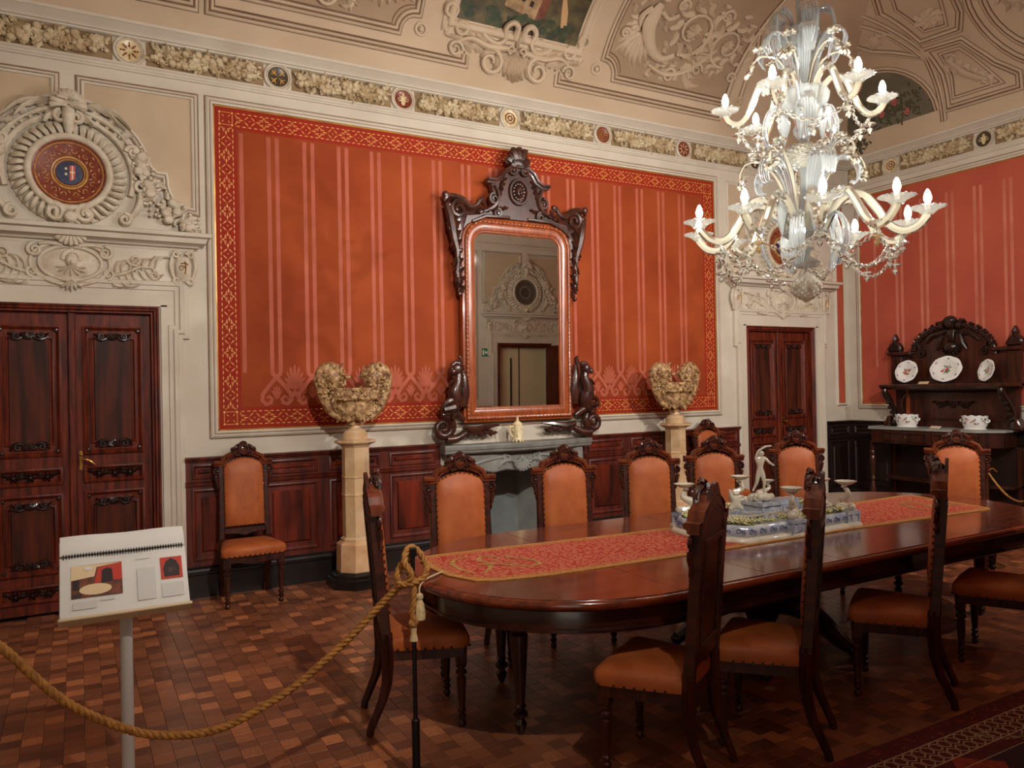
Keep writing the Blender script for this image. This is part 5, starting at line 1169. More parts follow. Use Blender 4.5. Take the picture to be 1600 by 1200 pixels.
for s in (-1, 1):
    MB().bbox(min(s*.46, s*.76), max(s*.46, s*.76), 1.895, 1.935, 0, .11, .006).bbox(min(s*.60, s*.74), max(s*.60, s*.74), 1.50, 1.895, .02, .06, .006).build('corner_pilaster', 'sideboard_wood', sb)
    fn = MB(); fn.prism([(s*.68-.075, 1.935), (s*.68+.075, 1.935), (s*.68+.085, 1.98), (s*.68+.06, 2.03), (s*.68+.02, 2.065), (s*.68+.028, 2.09), (s*.68, 2.15), (s*.68-.028, 2.09), (s*.68-.02, 2.065), (s*.68-.06, 2.03), (s*.68-.085, 1.98)], .01, .09, .02)
    for q in (-1, 1): fn.spiral((s*.68+q*.062, 1.975), .022, .006, 1.2, PI/2, .01, .085, 6, None, 1, q)
    fn.build('finial', 'carved_black', sb, smooth=40)
    br = MB(); br.tube([(s*.66, 1.50, .30), (s*.66, 1.44, .29), (s*.665, 1.36, .20), (s*.67, 1.26, .12), (s*.67, 1.16, .10), (s*.67, 1.07, .13)], [.03, .04, .036, .028, .03, .036], 8)
    for i in range(6): br.ball((s*.665, 1.46-.06*i, .31-.035*i), .026, (1, 1, .9), 7, 5)
    br.build('shelf_bracket', 'carved_black', sb, smooth=50)
    MB().prism([(s*.70, 1.052), (s*.78, 1.052), (s*.78, 1.09), (s*.755, 1.13), (s*.74, 1.17), (s*.70, 1.18)], .05, .16, .01).build('gallery_scroll', 'sideboard_wood', sb)
flat_poly([(-.76, .0), (-.76, .27), (-.72, .32), (.70, .32), (.74, .26), (.74, 0)], 1.515, 1.55, .008).build('upper_shelf', 'sideboard_wood', sb)
MB().sweep([(-.72, 1.49), (.70, 1.49)], [(0, .28), (.012, .29), (.02, .30), (.026, .31)]).build('shelf_moulding', 'sideboard_wood', sb)
MB().sweep([(-.46, 1.13), (.46, 1.13)] + arcp(.46, 1.30, .17, -90, 90, 8)[1:] + [(-.46, 1.47)] + arcp(-.46, 1.30, .17, 90, 270, 8)[1:-1], [(0, .03), (0, .045), (.012, .05), (.022, .036), (.024, .03)], True).build('oval_moulding', 'sideboard_wood', sb)
MB().prism([(-.56, 1.10), (-.52, 1.10), (-.52, 1.5), (-.56, 1.5)], .03, .05, .004).build('light_stile', 'mirror_wood', sb)
oc = MB(); carved_strip(oc, -.22, .22, 1.31, .11, .03); oc.build('swag_carving', 'carved_black', sb, smooth=50)
ar = MB(); ar.sweep([(.44*cos(rad(a)), 1.86+.33*sin(rad(a))) for a in range(0, 181, 9)], [(-.05, .03), (-.05, .05), (-.03, .06), (0, .055), (.01, .02)]); ar.build('arch_moulding', 'sideboard_wood', sb, smooth=50)
cv = MB(); rg = random.Random(21)
for i in range(30):
    a = rad(8+164*i/29); r1 = 1.0+.02*(i % 3); x, y = .455*cos(a), 1.865+.35*sin(a)
    if abs(a-PI/2) > .12: a2 = a+(.9 if i % 2 else -.9); cv.leaf((x, y), (x+.07*cos(a2), y+.07*sin(a2)), .028, .03, .2, 3, None, .035); cv.ball((x, y, .055), .024, (1, 1, .8), 7, 5)
cv.ball((0, 2.26, .06), .075, (1, .75, .7), 12, 8); cv.ball((0, 2.22, .07), .06); cv.shell((0, 2.22), .08, .2, PI-.2, 5, .03, None, .06)
for s in (-1, 1):
    cv.ball((s*.10, 2.20, .06), .045); cv.leaf((s*.06, 2.22), (s*.17, 2.25), .04, .03, .1, 3, None, .05); cv.tube([(s*.05, 2.15, .05), (s*.12, 2.12, .06), (s*.22, 2.10, .05), (s*.30, 2.02, .04)], [.02, .03, .03, .015], 7)
    cv.tube([(s*.10, 2.10, .05), (s*.13, 2.0, .06), (s*.17, 1.93, .05)], [.02, .022, .012], 7); cv.spiral((s*.36, 1.90), .04, .01, 1.4, PI/2, .016, .05, 6, None, 1, s); cv.tube([(s*.40, 2.05, .045), (s*.37, 1.95, .05)], [.012, .018], 6)
cv.prism([(-.05, 2.16), (.05, 2.16), (.035, 2.02), (-.035, 2.02)], .03, .07, .01); cv.ball((0, 1.96, .06), .075, (1.1, .9, .7), 12, 8)
for i in range(9): a = PI+i*PI/8; cv.leaf((0, 1.95), (.11*cos(a), 1.95+.09*sin(a)), .03, .03, 0, 2, None, .05)
cv.build('arch_carving', 'carved_black', sb, smooth=50)
# ---- china on the sideboard
def flower_paint(par, z, k, cols=('paint_red', 'paint_green')):
    rg = random.Random(int(k*1000)); a = MB(); g = MB(); bl = MB()
    for i in range(6): an = rg.uniform(0, 6.3); a.disc((rg.gauss(0, .14)*k, rg.gauss(-.05, .12)*k), .09*k, z+.0001*i, 7)
    for i in range(14): an = rg.uniform(0, 6.3); r = rg.uniform(.15, .42)*k; g.leaf((r*.4*cos(an), r*.4*sin(an)), (r*cos(an), r*sin(an)), .05*k, 0, .1, 2, None, z-.0004+.00002*i)
    for i in range(6): an = i*PI/3+.4; bl.dart(.78*k*cos(an), .78*k*sin(an), .22*k, .08*k, an+PI/2, z+.004*k*4); bl.dart(.74*k*cos(an+.1), .74*k*sin(an+.1), .12*k, .06*k, an, z+.004*k*4)
    a.build('painted_blossom', cols[0], par, smooth=0); g.build('painted_sprig', cols[1], par, smooth=0); bl.build('painted_rim_sprigs', 'paint_blue', par, smooth=0)
def plate(u, rx, ry, label, rot=0, cols=('paint_red', 'paint_green')):
    t = thing('painted_plate', label, 'plate', M_RIGHT @ T(u, 1.567, .235) @ RX(rad(-16)) @ RY(rad(rot)), 'painted plates standing on the sideboard shelf')
    C_ = T(0, ry, .0)
    p = MB(); n = 32
    for_r = [(.0, .006), (.55, .006), (.62, .012), (.97, .024), (1.0, .022), (.97, .014), (.6, .0), (.0, .0)]
    p.grid([[(max(.001, r*(1+.02*cos(8*2*PI*j/n)*(r > .9)))*rx*cos(2*PI*j/n), max(.001, r)*ry*(1+.02*cos(8*2*PI*j/n)*(r > .9))*sin(2*PI*j/n)+ry, h) for j in range(n)] for r, h in for_r], None, True)
    o = p.build('dish', 'porcelain', t, smooth=50)
    e = bpy.data.objects.new('floral_paint', None); COL.objects.link(e); e.parent = t; e.matrix_basis = T(0, ry, .0)
    bpy.data.objects.remove(e)
    rg = random.Random(int(rx*3000)); a = MB(); g = MB(); bl = MB(); k = ry
    for i in range(6): a.disc((rg.gauss(0, .13)*rx, ry+rg.gauss(-.06, .12)*k), .085*k, .0068+.0001*i, 7)
    for i in range(16): an = rg.uniform(0, 6.3); r = rg.uniform(.2, .46); g.leaf((r*.4*rx*cos(an), ry+r*.4*k*sin(an)), (r*rx*cos(an), ry+r*k*sin(an)), .05*k, 0, .1, 2, None, .0064+.00002*i)
    for i in range(6): an = i*PI/3+.4; bl.dart(.80*rx*cos(an), ry+.80*ry*sin(an), .24*k, .09*k, an+PI/2, .0215); bl.dart(.78*rx*cos(an+.1), ry+.78*ry*sin(an+.1), .12*k, .06*k, an, .0215)
    a.build('painted_blossom', cols[0], o, smooth=0); g.build('painted_sprig', cols[1], o, smooth=0); bl.build('painted_rim_sprigs', 'paint_blue', o, smooth=0)
    MB().tube([(-rx*.35, -.003, -.03), (-rx*.35, -.001, .03)], .004, 5).tube([(rx*.35, -.003, -.03), (rx*.35, -.001, .03)], .004, 5).tube([(-rx*.35, 0, -.02), (0, ry*.8, -.012), (rx*.35, 0, -.02)], .004, 5).build('plate_stand', 'black_metal', t)
plate(-5.60, .142, .134, 'round white plate with a red flower, at the corner end of the sideboard shelf')
plate(-5.13, .185, .15, 'large oval white platter with red flowers, middle of the sideboard shelf')
plate(-4.68, .12, .122, 'small turned white plate with tan flowers, beyond the oval platter', -22, ('paint_tan', 'paint_green'))
def cachepot(u, label):
    t = thing('scalloped_bowl', label, 'bowl', M_RIGHT @ T(u, 1.0535, .066+.22) @ RX(-PI/2), 'scalloped porcelain bowls on the sideboard')
    n = 48; b = MB(); rows = []
    for r, z, sc in ((.75, .0, 0), (.80, .012, 0), (.82, .02, 0), (.90, .04, 0), (1.0, .075, 0), (.97, .11, .3), (1.0, .142, 1), (.96, .142, 1), (.92, .11, .3), (.85, .03, 0), (.02, .025, 0)):
        rows.append([(r*.135*cos(2*PI*j/n), r*.095*sin(2*PI*j/n), z+sc*.012*abs(sin(5*2*PI*j/n))-sc*.006) for j in range(n)])
    b.grid(rows, None, True); bo = b.build('bowl_body', 'porcelain', t, smooth=60)
    MB().lathe([(.125, .0), (.128, .006), (.12, .010)], 40, None, True, 0, .72).build('saucer_foot', 'porcelain', t)
    for s in (-1, 1): MB().tube([(s*.125, 0, .075), (s*.15, 0, .085), (s*.155, 0, .10), (s*.135, 0, .105)], [.008, .009, .008, .006], 6).build('handle', 'porcelain', t)
    rg = random.Random(31); mats = ('paint_red', 'paint_green', 'paint_blue', 'paint_tan')
    for q, mt in enumerate(mats):
        d = MB()
        for i in range(9):
            a = -PI/2+rg.uniform(-1.3, 1.3); z = rg.uniform(.05, .115); r = 1.012
            mm = Matrix.Translation((r*.134*cos(a), r*.094*sin(a), z)) @ RZ(a+PI/2) @ RX(PI/2)
            d.leaf((-.008, 0), (.012, .006), .008, .002, .1, 2, mm, .001) if q else d.disc((0, 0), .008, .002, 6, mm)
        d.build('painted_sprig', mt, bo, smooth=0)
cachepot(-5.56, 'scalloped white porcelain bowl with flowers, at the corner end of the sideboard top')
cachepot(-4.78, 'scalloped white porcelain bowl with flowers, at the far end of the sideboard top')
for u, v, z, l in ((-5.35, 1.5505, .30, 'small caption card on the sideboard shelf between two plates'), (-5.16, 1.0525, .40, 'small caption card on the sideboard top between the bowls')):
    tag(MB().prism([(-.06, 0), (.06, 0), (.06, .045), (-.06, .045)], 0, .002).build('caption_card', 'beige_board', None, M=M_RIGHT @ T(u, v, z) @ RX(rad(-55))), l, 'card')
# ================================================================== CHANDELIER
CX, CY, CZB = 3.88, 3.20, 2.09
ch = thing('chandelier', 'two-tier white blown-glass chandelier with lit candle bulbs, chains and glass leaves', 'chandelier', T(CX, CY, CZB))
def zz(pr): return [(r, z-CZB) for r, z in pr]
MB().lathe(zz([(.004, 2.085), (.03, 2.10), (.07, 2.13), (.088, 2.165), (.082, 2.20), (.055, 2.235), (.02, 2.262), (.012, 2.275), (.014, 2.30)]), 20).build('finial', 'murano_finial', ch)
f = MB()
for i in range(110):
    a = i*2.4; z = -1+2*(i+.5)/110; r = math.sqrt(1-z*z); f.ball((.086*r*cos(a), .086*r*sin(a), 2.172+.066*z-CZB), .010, (1, 1, 1), 5, 4)
f.build('finial_prunts', 'murano_finial', ch)['kind'] = 'stuff'
MB().lathe(zz([(.014, 2.29), (.07, 2.30), (.085, 2.325), (.05, 2.35), (.022, 2.37), (.03, 2.39), (.05, 2.41), (.03, 2.43), (.022, 2.44), (.05, 2.46), (.11, 2.475), (.135, 2.50), (.12, 2.53), (.05, 2.55), (.03, 2.57)]), 24).build('lower_hub', 'murano_clear', ch)
MB().lathe(zz([(.03, 2.57), (.025, 2.60), (.035, 2.66), (.026, 2.75), (.024, 2.86), (.04, 2.90), (.05, 2.905)]), 16).build('lower_stem', 'murano_clear', ch)
fb = MB(); fb.lathe(zz([(.04, 2.90), (.09, 2.92), (.125, 2.96), (.12, 3.0), (.08, 3.03), (.045, 3.045)]), 20)
for i in range(150):
    a = i*2.4; z = -1+2*(i+.5)/150; r = math.sqrt(1-z*z); fb.ball((.125*r*cos(a), .125*r*sin(a), 2.975+.072*z-CZB), .014, (1, 1, .7), 5, 4)
fb.build('flower_ball', 'murano_bright', ch)
MB().lathe(zz([(.045, 3.04), (.025, 3.06), (.03, 3.08), (.055, 3.11), (.058, 3.14), (.04, 3.18), (.024, 3.22), (.03, 3.235)]), 18).build('baluster', 'murano_clear', ch)
ub = MB(); n = 40
ub.grid([[(r*(1+.05*cos(20*2*PI*j/n))*cos(2*PI*j/n), r*(1+.05*cos(20*2*PI*j/n))*sin(2*PI*j/n), z-CZB) for j in range(n)] for r, z in ((.03, 3.22), (.07, 3.235), (.12, 3.26), (.145, 3.31), (.15, 3.35), (.13, 3.375), (.06, 3.385), (.03, 3.39))], None, True); ub.build('upper_bowl', 'murano_clear', ch)
MB().lathe(zz([(.03, 3.39), (.022, 3.45), (.03, 3.52), (.05, 3.57), (.07, 3.62), (.06, 3.65), (.09, 3.68), (.12, 3.71), (.11, 3.74), (.05, 3.76), (.025, 3.80), (.03, 3.95), (.02, 4.2)]), 18).build('upper_stem', 'murano_clear', ch)
MB().lathe(zz([(.012, 4.18), (.012, 5.70), (.09, 5.70), (.10, 5.715)]), 10).build('suspension_rod', 'brass', ch)
def bobeche(k=1.0):
    b = MB(); n = 48; rows = []
    for r, z, sc in ((.018, -.035, 0), (.03, -.03, 0), (.05, -.01, .0), (.075, .004, .5), (.09, .010, 1), (.086, .014, 1), (.06, .010, .4), (.02, .002, 0)):
        rows.append([(k*r*(1+.10*sc*cos(16*2*PI*j/n))*cos(2*PI*j/n), k*r*(1+.10*sc*cos(16*2*PI*j/n))*sin(2*PI*j/n), k*(z+sc*.006*sin(16*2*PI*j/n))) for j in range(n)])
    b.grid(rows, None, True); b.lathe([(.014, 0), (.014, .03)], 10); return b
BOB = bobeche().mesh('candle_cup', 'murano_cup', smooth=60)
BLB = MB().lathe([(.008, .028), (.012, .034), (.0195, .055), (.020, .068), (.014, .092), (.006, .108), (.001, .112)], 12).mesh('candle_bulb', 'bulb_glow')
def arm_mesh(path, r):
    # smooth the (r,z) path
    P = []
    for i in range(len(path)-1):
        p0, p1, p2, p3 = path[max(0, i-1)], path[i], path[i+1], path[min(len(path)-1, i+2)]
        for k in range(4):
            t = k/4; P.append(tuple(.5*(2*b+(c-a)*t+(2*a-5*b+4*c-d)*t*t+(3*b-a-3*c+d)*t**3) for a, b, c, d in zip(p0, p1, p2, p3)))
    P.append(path[-1])
    return MB().tube([(x, 0, z-CZB) for x, z in P], r, 8)
LOW = [(.10, 2.50), (.16, 2.62), (.24, 2.70), (.33, 2.69), (.40, 2.60), (.46, 2.50), (.53, 2.455), (.60, 2.47), (.65, 2.52), (.66, 2.545)]
UPP = [(.09, 3.30), (.13, 3.40), (.19, 3.45), (.25, 3.42), (.29, 3.33), (.33, 3.24), (.38, 3.20), (.43, 3.215), (.455, 3.25), (.455, 3.26)]
AL = arm_mesh(LOW, .025).mesh('candle_arm', 'murano_milk'); AU = arm_mesh(UPP, .021).mesh('candle_arm', 'murano_milk')
low_az = [rad(219.5+8+36*k) for k in range(10)]; up_az = [rad(219.5-20+60*k) for k in range(6)]
for az, me, r, z in [(a, AL, .66, 2.565) for a in low_az]+[(a, AU, .455, 3.285) for a in up_az]:
    a = inst('candle_arm', me, ch, RZ(az)); inst('candle_cup', BOB, a, T(r, 0, z-CZB) @ (S(1.0) if r > .5 else S(.92))); inst('candle_bulb', BLB, a, T(r, 0, z-CZB))
# curled leaves and flowers
def gleaf(path, wd, name, az, mt='murano_milk'):
    # ribbed blown leaf: five slender ribs fanned across the width
    n = len(path); b = MB()
    for q in range(-2, 3):
        pts = []; rr = []
        for i, (x, z) in enumerate(path):
            w_ = wd*max(.06, sin(PI*(i+.25)/(n+.05))**.75); pts.append((x, q*w_*.42, z-CZB+(.006 if q % 2 else 0))); rr.append(max(.003, w_*.27))
        b.tube(pts, rr, 6, None, .7)
    return b.build(name, mt, ch, M=RZ(az))
LF1 = [(.06, 2.56), (.09, 2.70), (.12, 2.84), (.18, 2.94), (.26, 2.95), (.31, 2.88), (.30, 2.80), (.26, 2.80)]
LF2 = [(.06, 3.36), (.08, 3.48), (.11, 3.60), (.16, 3.68), (.23, 3.69), (.26, 3.63), (.235, 3.57)]
LF3 = [(.12, 2.56), (.20, 2.60), (.25, 2.52), (.25, 2.42), (.22, 2.34), (.20, 2.29)]
LF4 = [(.12, 3.30), (.20, 3.30), (.24, 3.20), (.23, 3.10), (.20, 3.04)]
LF5 = [(.05, 3.76), (.10, 3.84), (.16, 3.84), (.19, 3.76), (.17, 3.64), (.15, 3.56)]
for k in range(5): gleaf(LF1, .05, 'glass_leaf', low_az[0]+rad(18+72*k), 'murano_clear'); gleaf(LF3, .042, 'glass_leaf', low_az[0]+rad(54+72*k), 'murano_clear')
for k in range(6): gleaf(LF2, .042, 'glass_leaf', up_az[0]+rad(30+60*k), 'murano_clear')
for k in range(3): gleaf(LF4, .036, 'glass_leaf', up_az[0]+rad(30+120*k), 'murano_clear')
for k in range(5): gleaf(LF5, .05, 'glass_leaf', rad(20+72*k), 'murano_clear')
fl_ = MB()
for q in range(8):
    a = q*PI/4; fl_.tube([(0, 0, 0), (.018*cos(a), .018*sin(a), .012), (.036*cos(a), .036*sin(a), .008)], [.006, .012, .008], 6)
fl_.ball((0, 0, .01), .014); FLM = fl_.mesh('flower_head', 'murano_milk')
def flower(az, path):
    s_ = MB().tube([(x, 0, z-CZB) for x, z in path], .0085, 6).build('flower_stem', 'murano_milk', ch, M=RZ(az))
    x, z = path[-1]; inst('flower_head', FLM, s_, T(x, 0, z-CZB) @ RY(rad(60)) @ S(1.35))
    if len(path) > 4: x, z = path[len(path)//2]; inst('flower_head', FLM, s_, T(x+.02, 0, z+.03-CZB) @ S(1.1))
for k in range(5): flower(low_az[0]+rad(36+72*k), [(.07, 2.58), (.11, 2.74), (.17, 2.88), (.26, 2.98), (.35, 2.98), (.39, 2.91), (.36, 2.86)])
for k in range(6): flower(up_az[0]+rad(5+60*k), [(.05, 3.38), (.09, 3.50), (.15, 3.58), (.23, 3.60), (.29, 3.56), (.30, 3.50)])
for k in range(4): flower(rad(60+90*k), [(.04, 3.40), (.06, 3.55), (.10, 3.66)])
# chains of rings, and pendants
def chain(p0, p1, sag, name='glass_chain', m=14):
    b = MB(); P0, P1 = Vector(p0), Vector(p1); pts = [P0.lerp(P1, i/m)+Vector((0, 0, -sag*4*(i/m)*(1-i/m))) for i in range(m+1)]
    for i in range(m):
        d = pts[i+1]-pts[i]; q = d.to_track_quat('X', 'Z').to_matrix().to_4x4()
        b.tube([(d.length*.60*cos(2*PI*j/8), .011*sin(2*PI*j/8), 0) for j in range(8)], .0042, 4, Matrix.Translation((pts[i]+pts[i+1])/2) @ q @ RX(PI/2*(i % 2)), 1, True)
    return b.build(name, 'murano_bright', ch)
def pt(az, r, z): return (r*cos(az), r*sin(az), z-CZB)
PEN = MB().lathe([(.002, 0), (.002, -.03), (.010, -.034), (.036, -.044), (.036, -.05), (.012, -.056), (.004, -.062), (.004, -.068), (.016, -.074), (.016, -.088), (.003, -.104)], 12).mesh('glass_pendant', 'murano_bright')
PAM = MB().lathe([(.002, 0), (.002, -.03), (.010, -.034), (.036, -.044), (.036, -.05), (.012, -.056), (.004, -.062), (.004, -.068), (.016, -.074), (.016, -.088), (.003, -.104)], 12).mesh('glass_pendant', 'murano_amber')
for k in range(10):
    a, b_ = low_az[k], low_az[(k+1) % 10]; chain(pt(a, .53, 2.43), pt(b_, .53, 2.43), .10); inst('glass_pendant', PAM if k % 4 == 1 else PEN, ch, T(*pt(a, .53, 2.435)))
    if k % 2 == 0: chain(pt(a, .53, 2.43), pt(low_az[(k+2) % 10], .53, 2.43), .19, m=24)
    inst('glass_pendant', PEN, ch, T(*pt((a+(b_ if b_ > a else b_+2*PI))/2, .50, 2.33)))
for k in range(6):
    a, b_ = up_az[k], up_az[(k+1) % 6]; chain(pt(a, .38, 3.18), pt(b_, .38, 3.18), .09, m=16); inst('glass_pendant', PEN, ch, T(*pt(a, .38, 3.185)))
    inst('glass_pendant', PEN, ch, T(*pt(a+PI/6, .33, 3.10)))
dr = MB().lathe([(.002, 0), (.02, -.03), (.036, -.09), (.036, -.11), (.012, -.2), (.001, -.23)], 8).mesh('glass_drop', 'murano_clear')
for k in range(5): inst('glass_drop', dr, ch, T(*pt(low_az[0]+rad(10+72*k), .16, 2.72)))
for k in range(4): inst('glass_drop', dr, ch, T(*pt(rad(30+90*k), .11, 3.28)))
# ================================================================== PORCELAIN CENTREPIECE
PCX, PCY, PZ = 3.62, 3.325, TZ+.006
cp_ = thing('porcelain_centrepiece', 'blue and white porcelain centrepiece with a standing figure, dolphins, shells and flowers', 'centrepiece', T(PCX, PCY, PZ))
def cart(hx, hy): return [(hx*.80, -hy*.98), (hx*.86, -hy*.75), (hx*.97, -hy*.55), (hx, 0), (hx*.97, hy*.55), (hx*.86, hy*.75), (hx*.80, hy*.98), (hx*.4, hy*1.0), (0, hy*1.06), (-hx*.4, hy*1.0), (-hx*.80, hy*.98), (-hx*.86, hy*.75), (-hx*.97, hy*.55), (-hx, 0), (-hx*.97, -hy*.55), (-hx*.86, -hy*.75), (-hx*.80, -hy*.98), (-hx*.4, -hy*1.0), (0, -hy*1.06), (hx*.4, -hy*1.0)]
MB().prism(cart(.60, .325), 0, .024, .012).build('base_slab', 'porcelain_cream', cp_, smooth=50)
MB().sweep(cart(.555, .29), [(0, .02), (-.012, .034), (-.016, .055), (-.006, .08), (.0, .086), (.012, .086), (.016, .07), (.016, .02)], True).build('outer_trough', 'porcelain_blue', cp_, smooth=50)
pb = MB(); oo = cart(.571, .306)
for i in range(len(oo)):
    p, q = Vector(oo[i]), Vector(oo[(i+1) % len(oo)]); d = q-p; L_ = d.length; k = max(1, int(L_/.07)); a = math.atan2(d.y, d.x)
    for j in range(k):
        c = p+d*((j+.5)/k); mm = T(c.x, c.y, .055) @ RZ(a) @ RX(PI/2); pb.spiral((-.012, 0), .016, .004, 1.2, 0, .003, .001, 4, mm, .5); pb.spiral((.016, -.004), .012, .003, 1.2, PI, .003, .001, 4, mm, .5, -1)
pb.build('painted_scrolls', 'porcelain_paint', cp_)['kind'] = 'stuff'
ga = MB(); oi = cart(.44, .20)
for x, y in dense(oi, .045, True): ga.lathe([(.006, .085), (.009, .093), (.005, .10), (.007, .115)], 6, T(x, y))
ga.sweep(oi, [(-.008, .115), (-.008, .123), (.008, .123), (.008, .115)], True); ga.build('balustrade', 'porcelain_cream', cp_)
MB().sweep(cart(.44, .20), [(0, .02), (-.008, .05), (0, .085), (.008, .085), (.008, .02)], True).build('inner_trough_wall', 'porcelain_blue', cp_, smooth=50)
def pedblock(x, y, h, s_=.05, nm='plinth_block'):
    b = MB(); b.box(x-s_, x+s_, y-s_, y+s_, .024, h-.02); b.box(x-s_*1.15, x+s_*1.15, y-s_*1.15, y+s_*1.15, h-.02, h)
    for q in (-1, 1):
        for w_ in (-1, 1): b.box(x+q*s_-.006, x+q*s_+.006, y+w_*s_-.006, y+w_*s_+.006, .02, h)
    b.ball((x, y-s_, h*.55), s_*.5, (1, .3, 1.2)); return b.build(nm, 'porcelain_blue', cp_, smooth=30)
def dolphin(x, y, z, a, k=1.0):
    q = T(x, y, z) @ RZ(a) @ S(k)
    b = MB().tube([(-.03, 0, .02), (.01, 0, .014), (.045, 0, .03), (.045, 0, .065), (.012, 0, .08), (-.012, 0, .10), (0, 0, .13), (.02, 0, .148)], [.022, .03, .03, .024, .02, .017, .013, .01], 8, q)
    b.ball((-.03, 0, .02), .028, (1, 1, .9), 8, 6, q); b.tube([(.02, 0, .14), (.0, .03, .155)], [.008, .012], 5, q); b.tube([(.02, 0, .14), (.0, -.03, .155)], [.008, .012], 5, q)
    o = b.build('dolphin', 'porcelain_cream', cp_)
    n = 24; sh_ = MB(); sh_.grid([[(r*(1+.07*cos(12*2*PI*j/n))*cos(2*PI*j/n), r*(1+.07*cos(12*2*PI*j/n))*sin(2*PI*j/n), z_) for j in range(n)] for r, z_ in ((.008, .148), (.03, .155), (.058, .172), (.062, .176), (.05, .17), (.01, .16))], q, True); sh_.build('shell_dish', 'porcelain_cream', o)
for (x, y, h, a) in ((-.50, 0, .075, 0), (.50, 0, .075, PI), (-.09, -.285, .095, .6), (.42, -.25, .09, 2.0), (-.42, .24, .09, -.5), (.1, .29, .095, 2.5)): pedblock(x, y, h); dolphin(x, y, h, a)
pedblock(0, .02, .15, .075, 'centre_plinth')
for x, y in ((-.22, .02), (.22, .05), (-.2, -.09)): pedblock(x, y, .115, .045)
rk = MB(); rg = random.Random(8)
for i in range(26): a = rg.uniform(0, 6.3); r = rg.uniform(0, .07); rk.ball((r*cos(a), .02+r*sin(a), .165+rg.uniform(0, .05)*(1-r/.08)), rg.uniform(.018, .03), (1, 1, .9), 7, 5)
rk.build('rockwork', 'porcelain_cream', cp_); dolphin(.055, .02, .165, 2.6, .62)
def skin_figure(name, V, E, rads, par, M):
    me = bpy.data.meshes.new(name); me.from_pydata(V, E, []); o = bpy.data.objects.new(name, me); COL.objects.link(o); o.parent = par; o.matrix_basis = M
    md = o.modifiers.new('skin', 'SKIN'); md.use_smooth_shade = True
    if not me.skin_vertices: me.skin_vertices.new() if hasattr(me.skin_vertices, 'new') else None
    for i, r in enumerate(rads): me.skin_vertices[0].data[i].radius = (r, r)
    me.skin_vertices[0].data[0].use_root = True
    s2 = o.modifiers.new('sub', 'SUBSURF'); s2.levels = 2; s2.render_levels = 2
    me.materials.append(MATS['porcelain_cream']); return o
fv = [(0, 0, .115), (0, 0, .16), (.004, 0, .20), (.004, 0, .218), (.008, -.004, .240), (.010, -.004, .252),   # pelvis waist chest neck head top
      (.016, 0, .105), (.022, -.006, .06), (.020, .0, .012), (.026, -.014, .004),                               # right leg
      (-.014, 0, .105), (-.022, -.004, .058), (-.040, .008, .014), (-.046, -.004, .006),                         # left leg trailing
      (.030, 0, .205), (.056, -.006, .176), (.082, -.014, .160),                                                 # right arm out
      (-.024, 0, .208), (-.010, -.006, .250), (.030, -.008, .276), (.070, -.008, .280)]                          # left arm raised over the head
fe = [(0, 1), (1, 2), (2, 3), (3, 4), (4, 5), (0, 6), (6, 7), (7, 8), (8, 9), (0, 10), (10, 11), (11, 12), (12, 13), (2, 14), (14, 15), (15, 16), (2, 17), (17, 18), (18, 19), (19, 20)]
fr_ = [.021, .018, .023, .010, .017, .010, .016, .011, .007, .006, .016, .011, .007, .006, .011, .008, .006, .011, .008, .007, .005]
skin_figure('standing_figure', fv, fe, fr_, cp_, T(-.01, .02, .205) @ RZ(rad(-35)))
pv = [(0, 0, .03), (0, 0, .06), (0, 0, .085), (0, -.003, .105), (.02, 0, .02), (.04, -.01, .0), (-.02, 0, .02), (-.04, -.01, .0), (.028, 0, .08), (.05, 0, .074), (-.026, 0, .085), (-.036, 0, .12)]
skin_figure('seated_putto', pv, [(0, 1), (1, 2), (2, 3), (0, 4), (4, 5), (0, 6), (6, 7), (1, 8), (8, 9), (1, 10), (10, 11)], [.026, .024, .012, .020, .018, .011, .018, .011, .011, .007, .011, .007], cp_, T(-.22, .02, .118) @ RZ(rad(-30)))
petal = MB(); pl2 = MB()
bm_ = MB()
for q in range(6): a = q*PI/3; bm_.leaf((0, 0), (.026*cos(a), .026*sin(a)), .012, .006, .1, 2, None, .0, .012)
for q in range(5): a = q*PI/2.5+.3; bm_.leaf((0, 0), (.016*cos(a), .016*sin(a)), .009, .006, .1, 2, None, .008, .014)
BLM = bm_.mesh('blossom', 'blossom'); lm_ = MB()
for q in range(4): a = q*PI/2; lm_.leaf((0, 0), (.03*cos(a), .03*sin(a)), .011, .006, .2, 2, None, .0, .01)
LFM = lm_.mesh('leaf_spray', 'foliage')
oc_ = cart(.50, .245)
for i in range(64):
    k = rg.random()*len(oc_); j = int(k); p, q = oc_[j], oc_[(j+1) % len(oc_)]; f_ = k-j; x, y = p[0]+(q[0]-p[0])*f_, p[1]+(q[1]-p[1])*f_
    inst('blossom' if i % 3 else 'leaf_spray', BLM if i % 3 else LFM, cp_, T(x+rg.uniform(-.02, .02), y+rg.uniform(-.02, .02), .082+rg.uniform(0, .014)) @ RZ(rg.uniform(0, 6)) @ S(rg.uniform(.9, 1.35)))
for i in range(20): inst('blossom', BLM, cp_, T(rg.uniform(-.3, .36), .14+rg.uniform(-.03, .03), .085+rg.uniform(0, .03)) @ RZ(rg.uniform(0, 6)) @ S(1.3))
MB().box(.10, .34, .03, .11, .09, .14).build('inner_basin', 'porcelain_blue', cp_, smooth=0)
MB().sweep(oc_, [(-.02, .075), (.03, .078)], True).build('moss_bed', 'foliage', cp_)

